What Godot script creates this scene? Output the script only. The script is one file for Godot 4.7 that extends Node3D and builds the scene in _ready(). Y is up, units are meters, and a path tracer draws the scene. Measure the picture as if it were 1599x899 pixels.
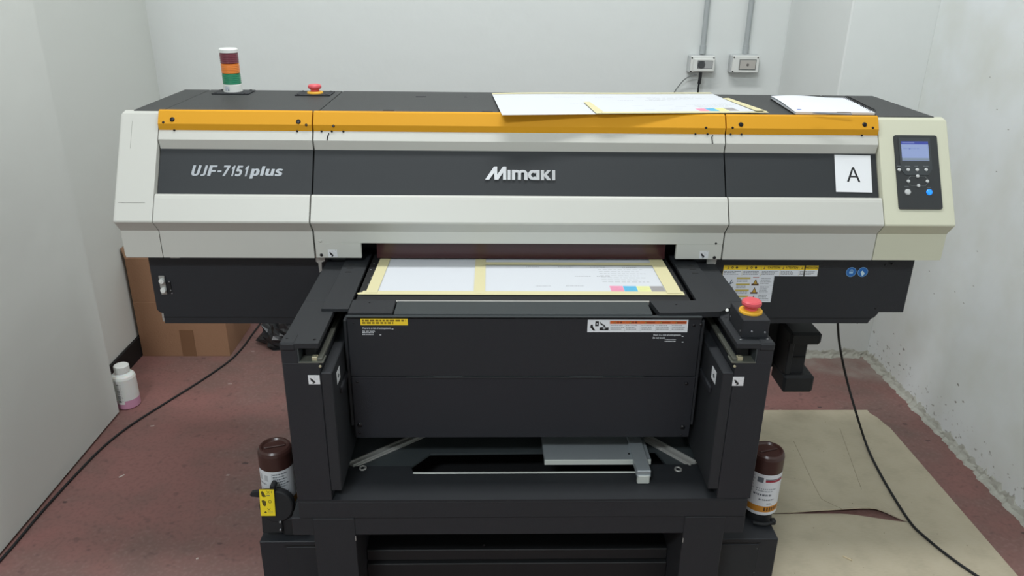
extends Node3D

# ------------------------------------------------------------------ camera numbers
const EYE := Vector3(-0.1267, 1.64, 0.0)
const FOCAL := 1205.95
const PITCH := 0.392988
const YAW := 0.0283325
const ROLL := 0.0134795
var fwd: Vector3
var rgt: Vector3
var upv: Vector3
var rng := RandomNumberGenerator.new()
var M := {}
var uvmap: Callable = func(_v): return Vector2.ZERO
var no_uv: Callable = func(_v): return Vector2.ZERO

func lens() -> void:
	var f := Vector3(sin(YAW) * cos(PITCH), -sin(PITCH), -cos(YAW) * cos(PITCH))
	var r := Vector3(cos(YAW), 0, sin(YAW))
	var u := r.cross(f)
	fwd = f
	rgt = r * cos(ROLL) + u * sin(ROLL)
	upv = u * cos(ROLL) - r * sin(ROLL)

func ray(px: float, py: float) -> Vector3:
	return fwd + rgt * ((px - 799.5) / FOCAL) - upv * ((py - 449.5) / FOCAL)

# the point where the pixel's ray meets the plane axis = value
func at(px: float, py: float, axis: int, value: float) -> Vector3:
	var d := ray(px, py)
	return EYE + d * ((value - EYE[axis]) / d[axis])

# the hood's slanted face: s metres down the slope, o metres proud of it
func hp(x: float, s: float, o: float) -> Vector3:
	return Vector3(x, 1.278 - 0.858 * s + 0.5136 * o, -(2.081 - 0.5136 * s - 0.858 * o))
func h2(s: float, o: float) -> Vector2:
	var p := hp(0, s, o)
	return Vector2(p.z, p.y)
var slope_n := Vector3(0, 0.5136, 0.858)
var slope_u := Vector3(0, 0.858, -0.5136)
func on_slope(px: float, py: float, o: float) -> Vector3:
	var d := ray(px, py)
	var p0 := hp(0, 0, o)
	return EYE + d * ((p0 - EYE).dot(slope_n) / d.dot(slope_n))
func slope_basis() -> Basis:
	return Basis(Vector3.RIGHT, slope_u.normalized(), slope_n.normalized())

# ------------------------------------------------------------------ materials
func col(r: float, g: float, b: float) -> Color:
	return Color(r / 255.0, g / 255.0, b / 255.0)

func mat(c: Color, rough := 0.6, metal := 0.0) -> StandardMaterial3D:
	var m := StandardMaterial3D.new()
	m.albedo_color = c
	m.roughness = rough
	m.metallic = metal
	return m

func grain(m: StandardMaterial3D, scale: float, strength: float, seed_: int, freq := 0.05) -> StandardMaterial3D:
	var n := FastNoiseLite.new()
	n.seed = seed_
	n.frequency = freq
	n.fractal_octaves = 4
	var t := NoiseTexture2D.new()
	t.width = 256
	t.height = 256
	t.seamless = true
	t.as_normal_map = true
	t.bump_strength = strength
	t.noise = n
	m.normal_enabled = true
	m.normal_texture = t
	m.normal_scale = 0.5
	m.uv1_triplanar = true
	m.uv1_world_triplanar = true
	m.uv1_scale = Vector3.ONE * scale
	return m

func pic(img: Image, rough := 0.6) -> StandardMaterial3D:
	var m := StandardMaterial3D.new()
	img.generate_mipmaps()
	m.albedo_texture = ImageTexture.create_from_image(img)
	m.roughness = rough
	return m

func sheet(w: int, h: int, c: Color) -> Image:
	var i := Image.create(w, h, false, Image.FORMAT_RGB8)
	i.fill(c)
	return i

func blot(i: Image, x0: float, y0: float, x1: float, y1: float, c: Color) -> void:
	var w := i.get_width()
	var h := i.get_height()
	i.fill_rect(Rect2i(int(x0 * w), int(y0 * h), maxi(1, int((x1 - x0) * w)), maxi(1, int((y1 - y0) * h))), c)

# rows of small dashes: print too fine to read
func fine_print(i: Image, x0: float, y0: float, x1: float, y1: float, rows: int, c: Color, fill := 0.55) -> void:
	var step := (y1 - y0) / rows
	for r in rows:
		var x := x0
		var stop := x1 - rng.randf() * (x1 - x0) * 0.35
		while x < stop:
			var w := (x1 - x0) * rng.randf_range(0.03, 0.11)
			blot(i, x, y0 + r * step, minf(x + w, stop), y0 + (r + fill) * step, c)
			x += w + (x1 - x0) * 0.025

func disc(i: Image, cx: float, cy: float, r: float, c: Color, inner := 0.0) -> void:
	var w := i.get_width()
	var h := i.get_height()
	for y in range(maxi(0, int(cy * h - r * h)), mini(h, int(cy * h + r * h) + 1)):
		for x in range(maxi(0, int(cx * w - r * h)), mini(w, int(cx * w + r * h) + 1)):
			var d := Vector2(x - cx * w, y - cy * h).length() / h
			if d <= r and d >= inner:
				i.set_pixel(x, y, c)

func fill_poly(i: Image, pts: Array, c: Color) -> void:
	var w := i.get_width()
	var h := i.get_height()
	var poly := PackedVector2Array()
	var lo := Vector2(1e9, 1e9)
	var hi := -lo
	for p in pts:
		var v := Vector2(p[0] * w, p[1] * h)
		poly.append(v)
		lo = lo.min(v)
		hi = hi.max(v)
	for y in range(maxi(0, int(lo.y)), mini(h, int(hi.y) + 1)):
		for x in range(maxi(0, int(lo.x)), mini(w, int(hi.x) + 1)):
			if Geometry2D.is_point_in_polygon(Vector2(x + 0.5, y + 0.5), poly):
				i.set_pixel(x, y, c)

# ------------------------------------------------------------------ shapes
func mb() -> SurfaceTool:
	var s := SurfaceTool.new()
	s.begin(Mesh.PRIMITIVE_TRIANGLES)
	return s

func vert(s: SurfaceTool, p: Vector3, n: Vector3) -> void:
	s.set_normal(n)
	s.set_uv(uvmap.call(p))
	s.add_vertex(p)

func tri(s: SurfaceTool, a: Vector3, b: Vector3, c: Vector3, dir: Vector3) -> void:
	var n := (c - a).cross(b - a)
	if n.length() < 1e-12:
		return
	n = n.normalized()
	if n.dot(dir) < 0:
		var t := b
		b = c
		c = t
		n = -n
	vert(s, a, n)
	vert(s, b, n)
	vert(s, c, n)

func quad(s: SurfaceTool, a: Vector3, b: Vector3, c: Vector3, d: Vector3, dir: Vector3) -> void:
	tri(s, a, b, c, dir)
	tri(s, a, c, d, dir)

# chamfered box
func cbox(s: SurfaceTool, lo: Vector3, hi: Vector3, b := 0.0, xf := Transform3D.IDENTITY) -> void:
	var c := (lo + hi) / 2
	var e := (hi - lo) / 2
	b = minf(b, minf(e.x, minf(e.y, e.z)) * 0.9)
	for i in 3:
		var j := (i + 1) % 3
		var k := (i + 2) % 3
		for sg in [-1.0, 1.0]:
			var pts := []
			for q in [[-1, -1], [1, -1], [1, 1], [-1, 1]]:
				var v := Vector3.ZERO
				v[i] = sg * e[i]
				v[j] = q[0] * (e[j] - b)
				v[k] = q[1] * (e[k] - b)
				pts.append(xf * (c + v))
			var dir := Vector3.ZERO
			dir[i] = sg
			quad(s, pts[0], pts[1], pts[2], pts[3], xf.basis * dir)
	if b <= 0:
		return
	for i in 3:
		var j := (i + 1) % 3
		var k := (i + 2) % 3
		for sj in [-1.0, 1.0]:
			for sk in [-1.0, 1.0]:
				var pts := []
				for q in [[-1, 0], [1, 0], [1, 1], [-1, 1]]:
					var v := Vector3.ZERO
					v[i] = q[0] * (e[i] - b)
					v[j] = sj * (e[j] - (b if q[1] == 0 else 0.0))
					v[k] = sk * (e[k] - (0.0 if q[1] == 0 else b))
					pts.append(xf * (c + v))
				var dir := Vector3.ZERO
				dir[j] = sj
				dir[k] = sk
				quad(s, pts[0], pts[1], pts[2], pts[3], xf.basis * dir)
	for sx in [-1.0, 1.0]:
		for sy in [-1.0, 1.0]:
			for sz in [-1.0, 1.0]:
				var p1 := c + Vector3(sx * e.x, sy * (e.y - b), sz * (e.z - b))
				var p2 := c + Vector3(sx * (e.x - b), sy * e.y, sz * (e.z - b))
				var p3 := c + Vector3(sx * (e.x - b), sy * (e.y - b), sz * e.z)
				tri(s, xf * p1, xf * p2, xf * p3, xf.basis * Vector3(sx, sy, sz))

# flat outline pushed along the third axis of xf from t0 to t1
func prism(s: SurfaceTool, poly: PackedVector2Array, t0: float, t1: float, xf := Transform3D.IDENTITY) -> void:
	var idx := Geometry2D.triangulate_polygon(poly)
	for k in range(0, idx.size(), 3):
		for t in [t0, t1]:
			tri(s, xf * Vector3(poly[idx[k]].x, poly[idx[k]].y, t), xf * Vector3(poly[idx[k + 1]].x, poly[idx[k + 1]].y, t), xf * Vector3(poly[idx[k + 2]].x, poly[idx[k + 2]].y, t), xf.basis * Vector3(0, 0, 1 if t == maxf(t0, t1) else -1))
	var sg := -1.0 if Geometry2D.is_polygon_clockwise(poly) else 1.0
	for k in poly.size():
		var a := poly[k]
		var b := poly[(k + 1) % poly.size()]
		var n := Vector2((b - a).y, -(b - a).x) * sg
		quad(s, xf * Vector3(a.x, a.y, t0), xf * Vector3(b.x, b.y, t0), xf * Vector3(b.x, b.y, t1), xf * Vector3(a.x, a.y, t1), xf.basis * Vector3(n.x, n.y, 0))

# outline in (z, y) pushed along world x
func along_x(s: SurfaceTool, poly: PackedVector2Array, x0: float, x1: float) -> void:
	prism(s, poly, x0, x1, Transform3D(Basis(Vector3(0, 0, 1), Vector3(0, 1, 0), Vector3(1, 0, 0)), Vector3.ZERO))

func round_rect(w: float, h: float, r: float, n := 5) -> PackedVector2Array:
	var out := PackedVector2Array()
	for q in [[1, 1, 0.0], [-1, 1, 90.0], [-1, -1, 180.0], [1, -1, 270.0]]:
		for k in n + 1:
			var a := deg_to_rad(q[2] + 90.0 * k / n)
			out.append(Vector2(q[0] * (w / 2 - r) + cos(a) * r, q[1] * (h / 2 - r) + sin(a) * r))
	return out

# turned shape: profile of (radius, height) about the y axis of xf
func lathe(s: SurfaceTool, prof: Array, xf := Transform3D.IDENTITY, seg := 32) -> void:
	var sg := -1.0 if prof[0].y > prof[-1].y else 1.0
	for k in prof.size() - 1:
		var a: Vector2 = prof[k]
		var b: Vector2 = prof[k + 1]
		if a.distance_to(b) < 1e-7:
			continue
		var n2 := Vector2((b - a).y, -(b - a).x).normalized() * sg
		for i in seg:
			var t0 := TAU * i / seg
			var t1 := TAU * (i + 1) / seg
			var n0 := Vector3(n2.x * cos(t0), n2.y, n2.x * sin(t0))
			var n1 := Vector3(n2.x * cos(t1), n2.y, n2.x * sin(t1))
			var p := [Vector3(a.x * cos(t0), a.y, a.x * sin(t0)), Vector3(b.x * cos(t0), b.y, b.x * sin(t0)), Vector3(b.x * cos(t1), b.y, b.x * sin(t1)), Vector3(a.x * cos(t1), a.y, a.x * sin(t1))]
			var ns := [n0, n0, n1, n1]
			for tr in [[0, 1, 2], [0, 2, 3]]:
				var g: Vector3 = (p[tr[2]] - p[tr[0]]).cross(p[tr[1]] - p[tr[0]])
				var order: Array = tr if g.dot(n0 + n1) >= 0 else [tr[0], tr[2], tr[1]]
				for o in order:
					vert(s, xf * (p[o] as Vector3), xf.basis * (ns[o] as Vector3))

func tube(s: SurfaceTool, pts: Array, r: float, seg := 8, smooth := true) -> void:
	var path := PackedVector3Array()
	if smooth and pts.size() > 2:
		for i in pts.size() - 1:
			var p0: Vector3 = pts[maxi(i - 1, 0)]
			var p1: Vector3 = pts[i]
			var p2: Vector3 = pts[i + 1]
			var p3: Vector3 = pts[mini(i + 2, pts.size() - 1)]
			for k in 8:
				path.append(p1.cubic_interpolate(p2, p0, p3, k / 8.0))
		path.append(pts[-1])
	else:
		for p in pts:
			path.append(p)
	var u := Vector3.UP
	var rings := []
	for i in path.size():
		var t := (path[mini(i + 1, path.size() - 1)] - path[maxi(i - 1, 0)]).normalized()
		if absf(t.dot(u)) > 0.98:
			u = Vector3.RIGHT
		u = (u - t * t.dot(u)).normalized()
		var w := t.cross(u)
		var ring := []
		for k in seg + 1:
			var a := TAU * k / seg
			ring.append(u * cos(a) + w * sin(a))
		rings.append(ring)
	for i in path.size() - 1:
		for k in seg:
			var q := [[i, k], [i + 1, k], [i + 1, k + 1], [i, k + 1]]
			for tr in [[0, 1, 2], [0, 2, 3]]:
				var ps := []
				var ns := []
				for o in tr:
					var nn: Vector3 = rings[q[o][0]][q[o][1]]
					ns.append(nn)
					ps.append(path[q[o][0]] + nn * r)
				var g: Vector3 = (ps[2] - ps[0]).cross(ps[1] - ps[0])
				var order := [0, 1, 2] if g.dot(ns[0]) >= 0 else [0, 2, 1]
				for o in order:
					vert(s, ps[o], ns[o])
	for e in [0, path.size() - 1]:
		var dir := (path[0] - path[1]) if e == 0 else (path[e] - path[e - 1])
		for k in seg:
			tri(s, path[e], path[e] + rings[e][k] * r, path[e] + rings[e][k + 1] * r, dir)

func put(s: SurfaceTool, called: String, m: Material, parent: Node = self) -> MeshInstance3D:
	var o := MeshInstance3D.new()
	o.name = called
	o.mesh = s.commit()
	o.material_override = m
	parent.add_child(o, true)
	return o

func box(called: String, lo: Vector3, hi: Vector3, b: float, m: Material, parent: Node = self, xf := Transform3D.IDENTITY) -> MeshInstance3D:
	var s := mb()
	cbox(s, lo, hi, b, xf)
	return put(s, called, m, parent)

# thin plate carrying a print: w x h, centre and facing given by xf
func plate(called: String, w: float, h: float, t: float, xf: Transform3D, m: Material, parent: Node = self) -> MeshInstance3D:
	var inv := xf.affine_inverse()
	uvmap = func(v: Vector3) -> Vector2:
		var l: Vector3 = inv * v
		return Vector2(l.x / w + 0.5, 0.5 - l.y / h)
	var s := mb()
	cbox(s, Vector3(-w / 2, -h / 2, 0), Vector3(w / 2, h / 2, t), 0.0, xf)
	uvmap = no_uv
	return put(s, called, m, parent)

func button(called: String, prof: Array, p: Vector3, b: Basis, m: Material, parent: Node, seg := 20) -> MeshInstance3D:
	var s := mb()
	lathe(s, prof, Transform3D(b, p), seg)
	return put(s, called, m, parent)

# basis whose y axis is n
func stand(n: Vector3) -> Basis:
	n = n.normalized()
	var x := Vector3.RIGHT if absf(n.x) < 0.9 else Vector3.UP
	var z := x.cross(n).normalized()
	return Basis(n.cross(z).normalized(), n, z)

# lettering: baked to real outlines, fitted into w x h around the centre of xf
func letters(called: String, words: String, w: float, h: float, depth: float, lean: float, xf: Transform3D, m: Material, parent: Node, bold := true, fat := 0.0) -> MeshInstance3D:
	var f := SystemFont.new()
	f.font_names = PackedStringArray(["Droid Sans"])
	f.font_weight = 700 if bold else 400
	var t := TextMesh.new()
	t.font = f
	t.text = words
	t.font_size = 64
	t.pixel_size = 0.01
	t.depth = 0.1
	var arr := t.get_mesh_arrays()
	var pts: PackedVector3Array = arr[Mesh.ARRAY_VERTEX]
	var idx: PackedInt32Array = arr[Mesh.ARRAY_INDEX]
	var lo := Vector3.ONE * 1e9
	var hi := -lo
	for p in pts:
		lo = lo.min(p)
		hi = hi.max(p)
	var c := (lo + hi) / 2
	var out := PackedVector3Array()
	for p in pts:
		var q := Vector3((p.x - c.x) / (hi.x - lo.x) * (w - absf(lean) * h), (p.y - c.y) / (hi.y - lo.y) * h, (p.z - lo.z) / (hi.z - lo.z) * depth)
		q.x += q.y * lean
		out.append(xf * q)
	var nrm: PackedVector3Array = arr[Mesh.ARRAY_NORMAL]
	var s := mb()
	for o in ([-fat, 0.0, fat] if fat > 0.0 else [0.0]):
		var sh: Vector3 = xf.basis.x * o + xf.basis.z * (absf(o - 0.3 * fat) * 0.08)
		for k in range(0, idx.size(), 3):
			tri(s, out[idx[k]] + sh, out[idx[k + 1]] + sh, out[idx[k + 2]] + sh, xf.basis * nrm[idx[k]])
	return put(s, called, m, parent)

func describe(o: Node, label: String, category: String, group := "") -> Node:
	o.set_meta("label", label)
	o.set_meta("category", category)
	if group:
		o.set_meta("group", group)
	return o

func thing(called: String, label: String, category: String, group := "", where := Vector3.ZERO) -> Node3D:
	var o := Node3D.new()
	o.name = called
	o.position = where
	add_child(o, true)
	describe(o, label, category, group)
	return o

func structure(o: Node, label := "") -> Node:
	o.set_meta("kind", "structure")
	if label:
		o.set_meta("label", label)
	return o

# ------------------------------------------------------------------ the scene
func _ready() -> void:
	rng.seed = 7151
	lens()
	var cam := Camera3D.new()
	cam.name = "camera"
	cam.fov = rad_to_deg(2.0 * atan(449.5 / FOCAL))
	cam.near = 0.05
	cam.transform = Transform3D(Basis(rgt, upv, -fwd), EYE)
	add_child(cam)
	cam.current = true
	var env := Environment.new()
	env.background_mode = Environment.BG_COLOR
	env.background_color = Color(0.84, 0.92, 1.0)
	env.background_energy_multiplier = 0.5
	env.tonemap_mode = Environment.TONE_MAPPER_LINEAR
	env.tonemap_exposure = 0.39
	env.sdfgi_enabled = true
	env.ssao_enabled = true
	env.ssil_enabled = true
	var we := WorldEnvironment.new()
	we.name = "world"
	we.environment = env
	add_child(we)
	make_materials()
	ceiling_light(Vector3(-0.08, 3.5, -2.15), Vector2(1.8, 0.3), 12.5, Color(0.99, 0.995, 1.0), "long white light fitting hanging over the printer hood")
	ceiling_light(Vector3(-1.4, 4.45, 1.9), Vector2(1.2, 0.6), 42.0, Color(0.95, 0.98, 1.0), "wide white light panel on the ceiling of the open hall")
	room()
	printer()
	papers()
	floor_things()
	wall_things()

func ceiling_light(p: Vector3, size: Vector2, energy: float, tint: Color, label: String) -> void:
	var t := thing("ceiling_light", label, "ceiling light", "ceiling lights")
	box("housing", p + Vector3(-size.x / 2 - 0.02, 0, -size.y / 2 - 0.02), p + Vector3(size.x / 2 + 0.02, 0.06, size.y / 2 + 0.02), 0.006, M.white_plastic, t)
	var g := mat(Color.WHITE, 0.5)
	g.emission_enabled = true
	g.emission = tint
	g.emission_energy_multiplier = 1.0
	box("diffuser", p + Vector3(-size.x / 2, -0.012, -size.y / 2), p + Vector3(size.x / 2, 0.0, size.y / 2), 0.003, g, t)
	if p.y < 4.3:
		for x in [-0.4, 0.4]:
			box("hanging_rod", p + Vector3(size.x * x - 0.006, 0.06, -0.006), Vector3(p.x + size.x * x + 0.006, 4.56, p.z + 0.006), 0.001, M.white_plastic, t)
	var l := AreaLight3D.new()
	l.name = "lamp"
	l.area_size = size
	l.light_energy = energy
	l.light_color = tint
	l.area_range = 20.0
	l.area_attenuation = 2.0
	l.shadow_enabled = true
	l.transform = Transform3D(Basis(Vector3.RIGHT, Vector3(0, 0, -1), Vector3.UP), p + Vector3(0, -0.016, 0))
	t.add_child(l)

func make_materials() -> void:
	M.cover = mat(col(200, 201, 194), 0.45)
	M.cover_cream = mat(col(209, 210, 188), 0.45)
	M.yellow = mat(col(216, 154, 10), 0.7)
	M.charcoal = mat(col(40, 44, 47), 0.66)
	M.top_sheet = grain(mat(col(54, 56, 56), 0.55), 6.0, 1.5, 11, 0.2)
	M.steel_black = grain(mat(col(31, 34, 39), 0.62), 8.0, 1.2, 12, 0.25)
	M.steel_black2 = grain(mat(col(32, 35, 39), 0.66), 8.0, 1.2, 13, 0.25)
	M.steel_grey = grain(mat(col(52, 58, 60), 0.6), 8.0, 1.0, 14, 0.25)
	M.deck = grain(mat(col(30, 33, 39), 0.62), 8.0, 1.0, 15, 0.25)
	M.shelf = grain(mat(col(28, 31, 35), 0.75), 8.0, 1.0, 17, 0.25)  # kept darker than the deck: the shade on the shelf is in the colour
	M.black = mat(col(17, 18, 20), 0.65)
	M.rubber = mat(col(23, 25, 28), 0.7)
	M.screw = mat(col(40, 40, 42), 0.35, 0.6)
	M.screw_steel = mat(col(150, 152, 155), 0.35, 0.9)
	M.alu = grain(mat(col(176, 184, 188), 0.4, 0.55), 10.0, 0.6, 16, 0.3)
	M.alu_edge = mat(col(206, 210, 204), 0.45, 0.2)
	M.bare = mat(col(168, 168, 164), 0.45, 0.4)
	M.dull = mat(col(96, 98, 90), 0.5, 0.3)
	M.brass = mat(col(196, 190, 160), 0.4, 0.5)
	M.silver = mat(col(200, 202, 204), 0.3, 0.55)
	M.silver_ink = mat(col(172, 178, 184), 0.45)
	M.white_plastic = mat(col(228, 230, 226), 0.45)
	M.paper = mat(col(208, 212, 217), 0.8)
	M.tape = mat(col(214, 207, 164), 0.7)
	M.ink = mat(col(34, 36, 38), 0.8)
	M.red_button = mat(col(220, 88, 96), 0.35)  # red paled to pink: its overexposed sheen is in the colour
	M.estop_yellow = mat(col(236, 178, 48), 0.45)
	M.grey_plastic = mat(col(196, 200, 200), 0.5)
	M.pvc = mat(col(172, 178, 179), 0.75)
	M.acrylic = mat(col(58, 30, 32), 0.22)
	M.brown_bottle = mat(col(62, 40, 36), 0.3)
	M.white_print = mat(col(206, 210, 214), 0.7)
	M.wall = grain(mat(col(227, 231, 229), 0.9), 1.6, 0.8, 21, 0.02)
	M.wall_plain = grain(mat(col(222, 226, 221), 0.85), 1.2, 0.5, 22, 0.02)
	M.ceiling = mat(col(225, 226, 222), 0.9)

func noise(seed_: int, freq: float, oct := 4) -> FastNoiseLite:
	var n := FastNoiseLite.new()
	n.seed = seed_
	n.frequency = freq
	n.fractal_octaves = oct
	n.noise_type = FastNoiseLite.TYPE_SIMPLEX_SMOOTH
	return n

# ------------------------------------------------------------------ the room
func floor_picture() -> Image:
	# 3.6 m x 3.6 m: x -1.8..1.8, z -3.9..-0.3
	var n := 1100
	var img := Image.create(n, n, false, Image.FORMAT_RGB8)
	var a := noise(3, 1.3)
	var b := noise(4, 7.0)
	var c := noise(5, 60.0, 2)
	var d := noise(6, 16.0, 3)
	var red := col(140, 98, 93)
	var brown := col(118, 92, 86)
	var dusty := col(150, 140, 132)
	var dark := col(84, 62, 60)
	for y in n:
		var z := -3.9 + 3.6 * y / n
		for x in n:
			var wx := -1.8 + 3.6 * x / n
			var t := a.get_noise_2d(wx, z) * 0.9 + b.get_noise_2d(wx * 0.6, z) * 0.5
			var k := red.lerp(brown, clampf(0.5 + t, 0, 1))
			k = k.lightened(clampf(c.get_noise_2d(wx, z) * 0.10, 0, 1)) if t > 0 else k.darkened(clampf(-c.get_noise_2d(wx, z) * 0.12, 0, 1))
			var stain := d.get_noise_2d(wx, z * 1.4)
			if stain > 0.45:
				k = k.lerp(dark, clampf((stain - 0.45) * 2.0, 0, 0.35))
			# bare cement dust along the foot of the corner pier
			var edge := -2.985 + 0.03 * b.get_noise_2d(wx * 0.7, 3.0) + 0.09 * smoothstep(1.25, 1.55, wx)
			if wx > 0.9 and z < edge:
				var p := clampf((edge - z) * 22.0, 0, 1) * clampf(0.75 + b.get_noise_2d(wx, z) * 0.8, 0, 1)
				k = k.lerp(dusty, p * 0.75)
			img.set_pixel(x, y, k)
	for q in 110:
		var px := rng.randi_range(0, n - 8)
		var py := rng.randi_range(0, n - 5)
		var cc: Color = [dark.darkened(0.35), col(176, 164, 158), dark][q % 3]
		var rx := rng.randf_range(0.6, 3.0)
		for yy in range(-4, 5):
			for xx in range(-5, 6):
				if Vector2(xx / rx, yy / (rx * 0.6)).length() < 1.0 + rng.randf() * 0.3 and px + xx >= 0 and py + yy >= 0 and px + xx < n and py + yy < n:
					img.set_pixel(px + xx, py + yy, cc.lerp(img.get_pixel(px + xx, py + yy), 0.35))
	return img

func wall_picture() -> Image:
	# right wall, 2 m x 2 m: z -3.2..-1.2, height 0..2 ; white paint with flaking and scuffs
	var n := 800
	var img := Image.create(n, n, false, Image.FORMAT_RGB8)
	var a := noise(31, 3.0)
	var b := noise(32, 26.0, 3)
	var c := noise(33, 9.0, 3)
	var paint := col(232, 237, 237)  # brighter and cooler than the other walls to carry the light here
	var old := col(216, 219, 211)
	var dirt := col(96, 92, 82)
	for y in n:
		var h := 2.0 - 2.0 * y / n
		for x in n:
			var z := -3.2 + 2.0 * x / n
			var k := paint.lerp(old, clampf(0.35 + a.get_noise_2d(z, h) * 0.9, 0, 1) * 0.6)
			var reach := 0.13 + 0.05 * c.get_noise_2d(z, 0.0)
			if h < reach:
				var g := b.get_noise_2d(z, h * 1.5)
				if g > 0.44:
					k = k.lerp(dirt, clampf((g - 0.44) * 3.0, 0, 0.5))
			img.set_pixel(x, y, k)
	for q in 34:
		var z := rng.randf_range(-3.15, -2.4)
		var h := rng.randf_range(0.02, 0.26) if q < 16 else rng.randf_range(0.3, 1.9)
		var px := int((z + 3.2) / 2.0 * n)
		var py := int((2.0 - h) / 2.0 * n)
		var r := rng.randf_range(0.7, 2.4) if q < 16 else 0.9
		for yy in range(-4, 5):
			for xx in range(-4, 5):
				if Vector2(xx / r, yy / (r * 0.7)).length() < 1.0 + rng.randf() * 0.5:
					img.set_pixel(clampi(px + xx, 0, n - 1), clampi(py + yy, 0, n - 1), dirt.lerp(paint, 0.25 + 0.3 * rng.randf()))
	return img

func room() -> void:
	# floor
	uvmap = func(v: Vector3) -> Vector2: return Vector2((v.x + 1.8) / 3.6, (v.z + 3.9) / 3.6)
	var s := mb()
	cbox(s, Vector3(-5.2, -0.1, -4.0), Vector3(1.8, 0.0, 4.2))
	uvmap = no_uv
	var fm := pic(floor_picture(), 0.62)
	structure(put(s, "floor", fm), "worn red painted concrete floor with dark stains")
	structure(box("ceiling", Vector3(-5.2, 4.56, -4.0), Vector3(1.8, 4.7, 4.2), 0, M.ceiling))
	structure(box("wall_back", Vector3(-1.95, -0.1, -4.0), Vector3(1.8, 4.65, -3.8), 0, M.wall))
	structure(box("wall_left", Vector3(-1.95, -0.1, -3.8), Vector3(-1.715, 4.65, -1.6), 0, M.wall_plain))
	# the room opens to a wider hall on the camera's side
	structure(box("wall_hall_back", Vector3(-5.2, -0.1, -1.8), Vector3(-1.95, 4.65, -1.6), 0, M.wall_plain))
	structure(box("wall_hall_left", Vector3(-5.2, -0.1, -1.6), Vector3(-5.0, 4.65, 4.2), 0, M.wall_plain))
	structure(box("wall_front", Vector3(-5.0, -0.1, 4.0), Vector3(1.8, 4.65, 4.2), 0, M.wall_plain))
	# white partition standing in front of the left wall
	structure(box("wall_partition", Vector3(-1.714, 0.006, -2.656), Vector3(-1.59, 4.56, -1.6), 0.003, M.wall_plain), "smooth white partition panel in front of the left wall")
	structure(box("baseboard_left", Vector3(-1.715, 0.0, -3.8), Vector3(-1.703, 0.096, -2.66), 0.002, M.black), "black skirting board on the left wall")
	# right wall
	uvmap = func(v: Vector3) -> Vector2: return Vector2((v.z + 3.2) / 2.0, (2.0 - v.y) / 2.0)
	s = mb()
	cbox(s, Vector3(1.605, -0.1, -3.8), Vector3(1.8, 4.65, 4.0))
	uvmap = no_uv
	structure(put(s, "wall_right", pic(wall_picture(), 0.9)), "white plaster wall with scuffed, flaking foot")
	# pier in the back right corner
	structure(box("wall_pier", Vector3(1.263, -0.05, -3.8), Vector3(1.61, 4.6, -3.142), 0.006, M.wall), "white plastered pier in the back corner")
	# lumpy plaster foot along the right wall and the pier
	var n1 := noise(41, 9.0, 3)
	var n2 := noise(42, 34.0, 3)
	var pm := mat(col(178, 178, 168), 0.95)
	var grid := func(a: Vector3, b: Vector3, out: Vector3, called: String) -> void:
		var st := mb()
		var len := a.distance_to(b)
		var nu := int(len / 0.012)
		var rows := []
		for i in nu + 1:
			var p := a.lerp(b, float(i) / nu)
			var q := p.x + p.z * 1.7
			var w := 0.030 + 0.018 * n1.get_noise_1d(q) + 0.008 * n2.get_noise_1d(q)
			var h := 0.040 + 0.022 * n1.get_noise_1d(q + 9.0) + 0.010 * n2.get_noise_1d(q + 4.0)
			var row := []
			for j in 6:
				var t := j / 5.0
				var bump := 0.004 * n2.get_noise_2d(q * 2.0, t * 2.0)
				row.append(p + out * (w * (1.0 - t) * (1.0 - 0.4 * sin(t * PI)) + bump - 0.002) + Vector3(0, h * t * (0.6 + 0.4 * t) + (bump if j > 0 else -0.01), 0))
			rows.append(row)
		for i in nu:
			for j in 5:
				quad(st, rows[i][j], rows[i + 1][j], rows[i + 1][j + 1], rows[i][j + 1], out + Vector3.UP)
		structure(put(st, called, pm), "crumbling plaster along the foot of the wall")
	grid.call(Vector3(1.606, 0, -3.142), Vector3(1.606, 0, -1.2), Vector3(-1, 0, 0), "baseboard_right")
	grid.call(Vector3(1.263, 0, -3.143), Vector3(1.606, 0, -3.143), Vector3(0, 0, 1), "baseboard_back")

# ------------------------------------------------------------------ the printer
var P: Node3D

func screw(p: Vector3, n: Vector3, r: float, m: Material, parent: Node, called := "screw") -> void:
	button(called, [Vector2(0, r * 0.55), Vector2(r * 0.6, r * 0.5), Vector2(r, r * 0.15), Vector2(r, -0.002)], p, stand(n), m, parent, 14)

func face(p: Vector3, b: Basis) -> Transform3D:
	return Transform3D(b, p)

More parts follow.
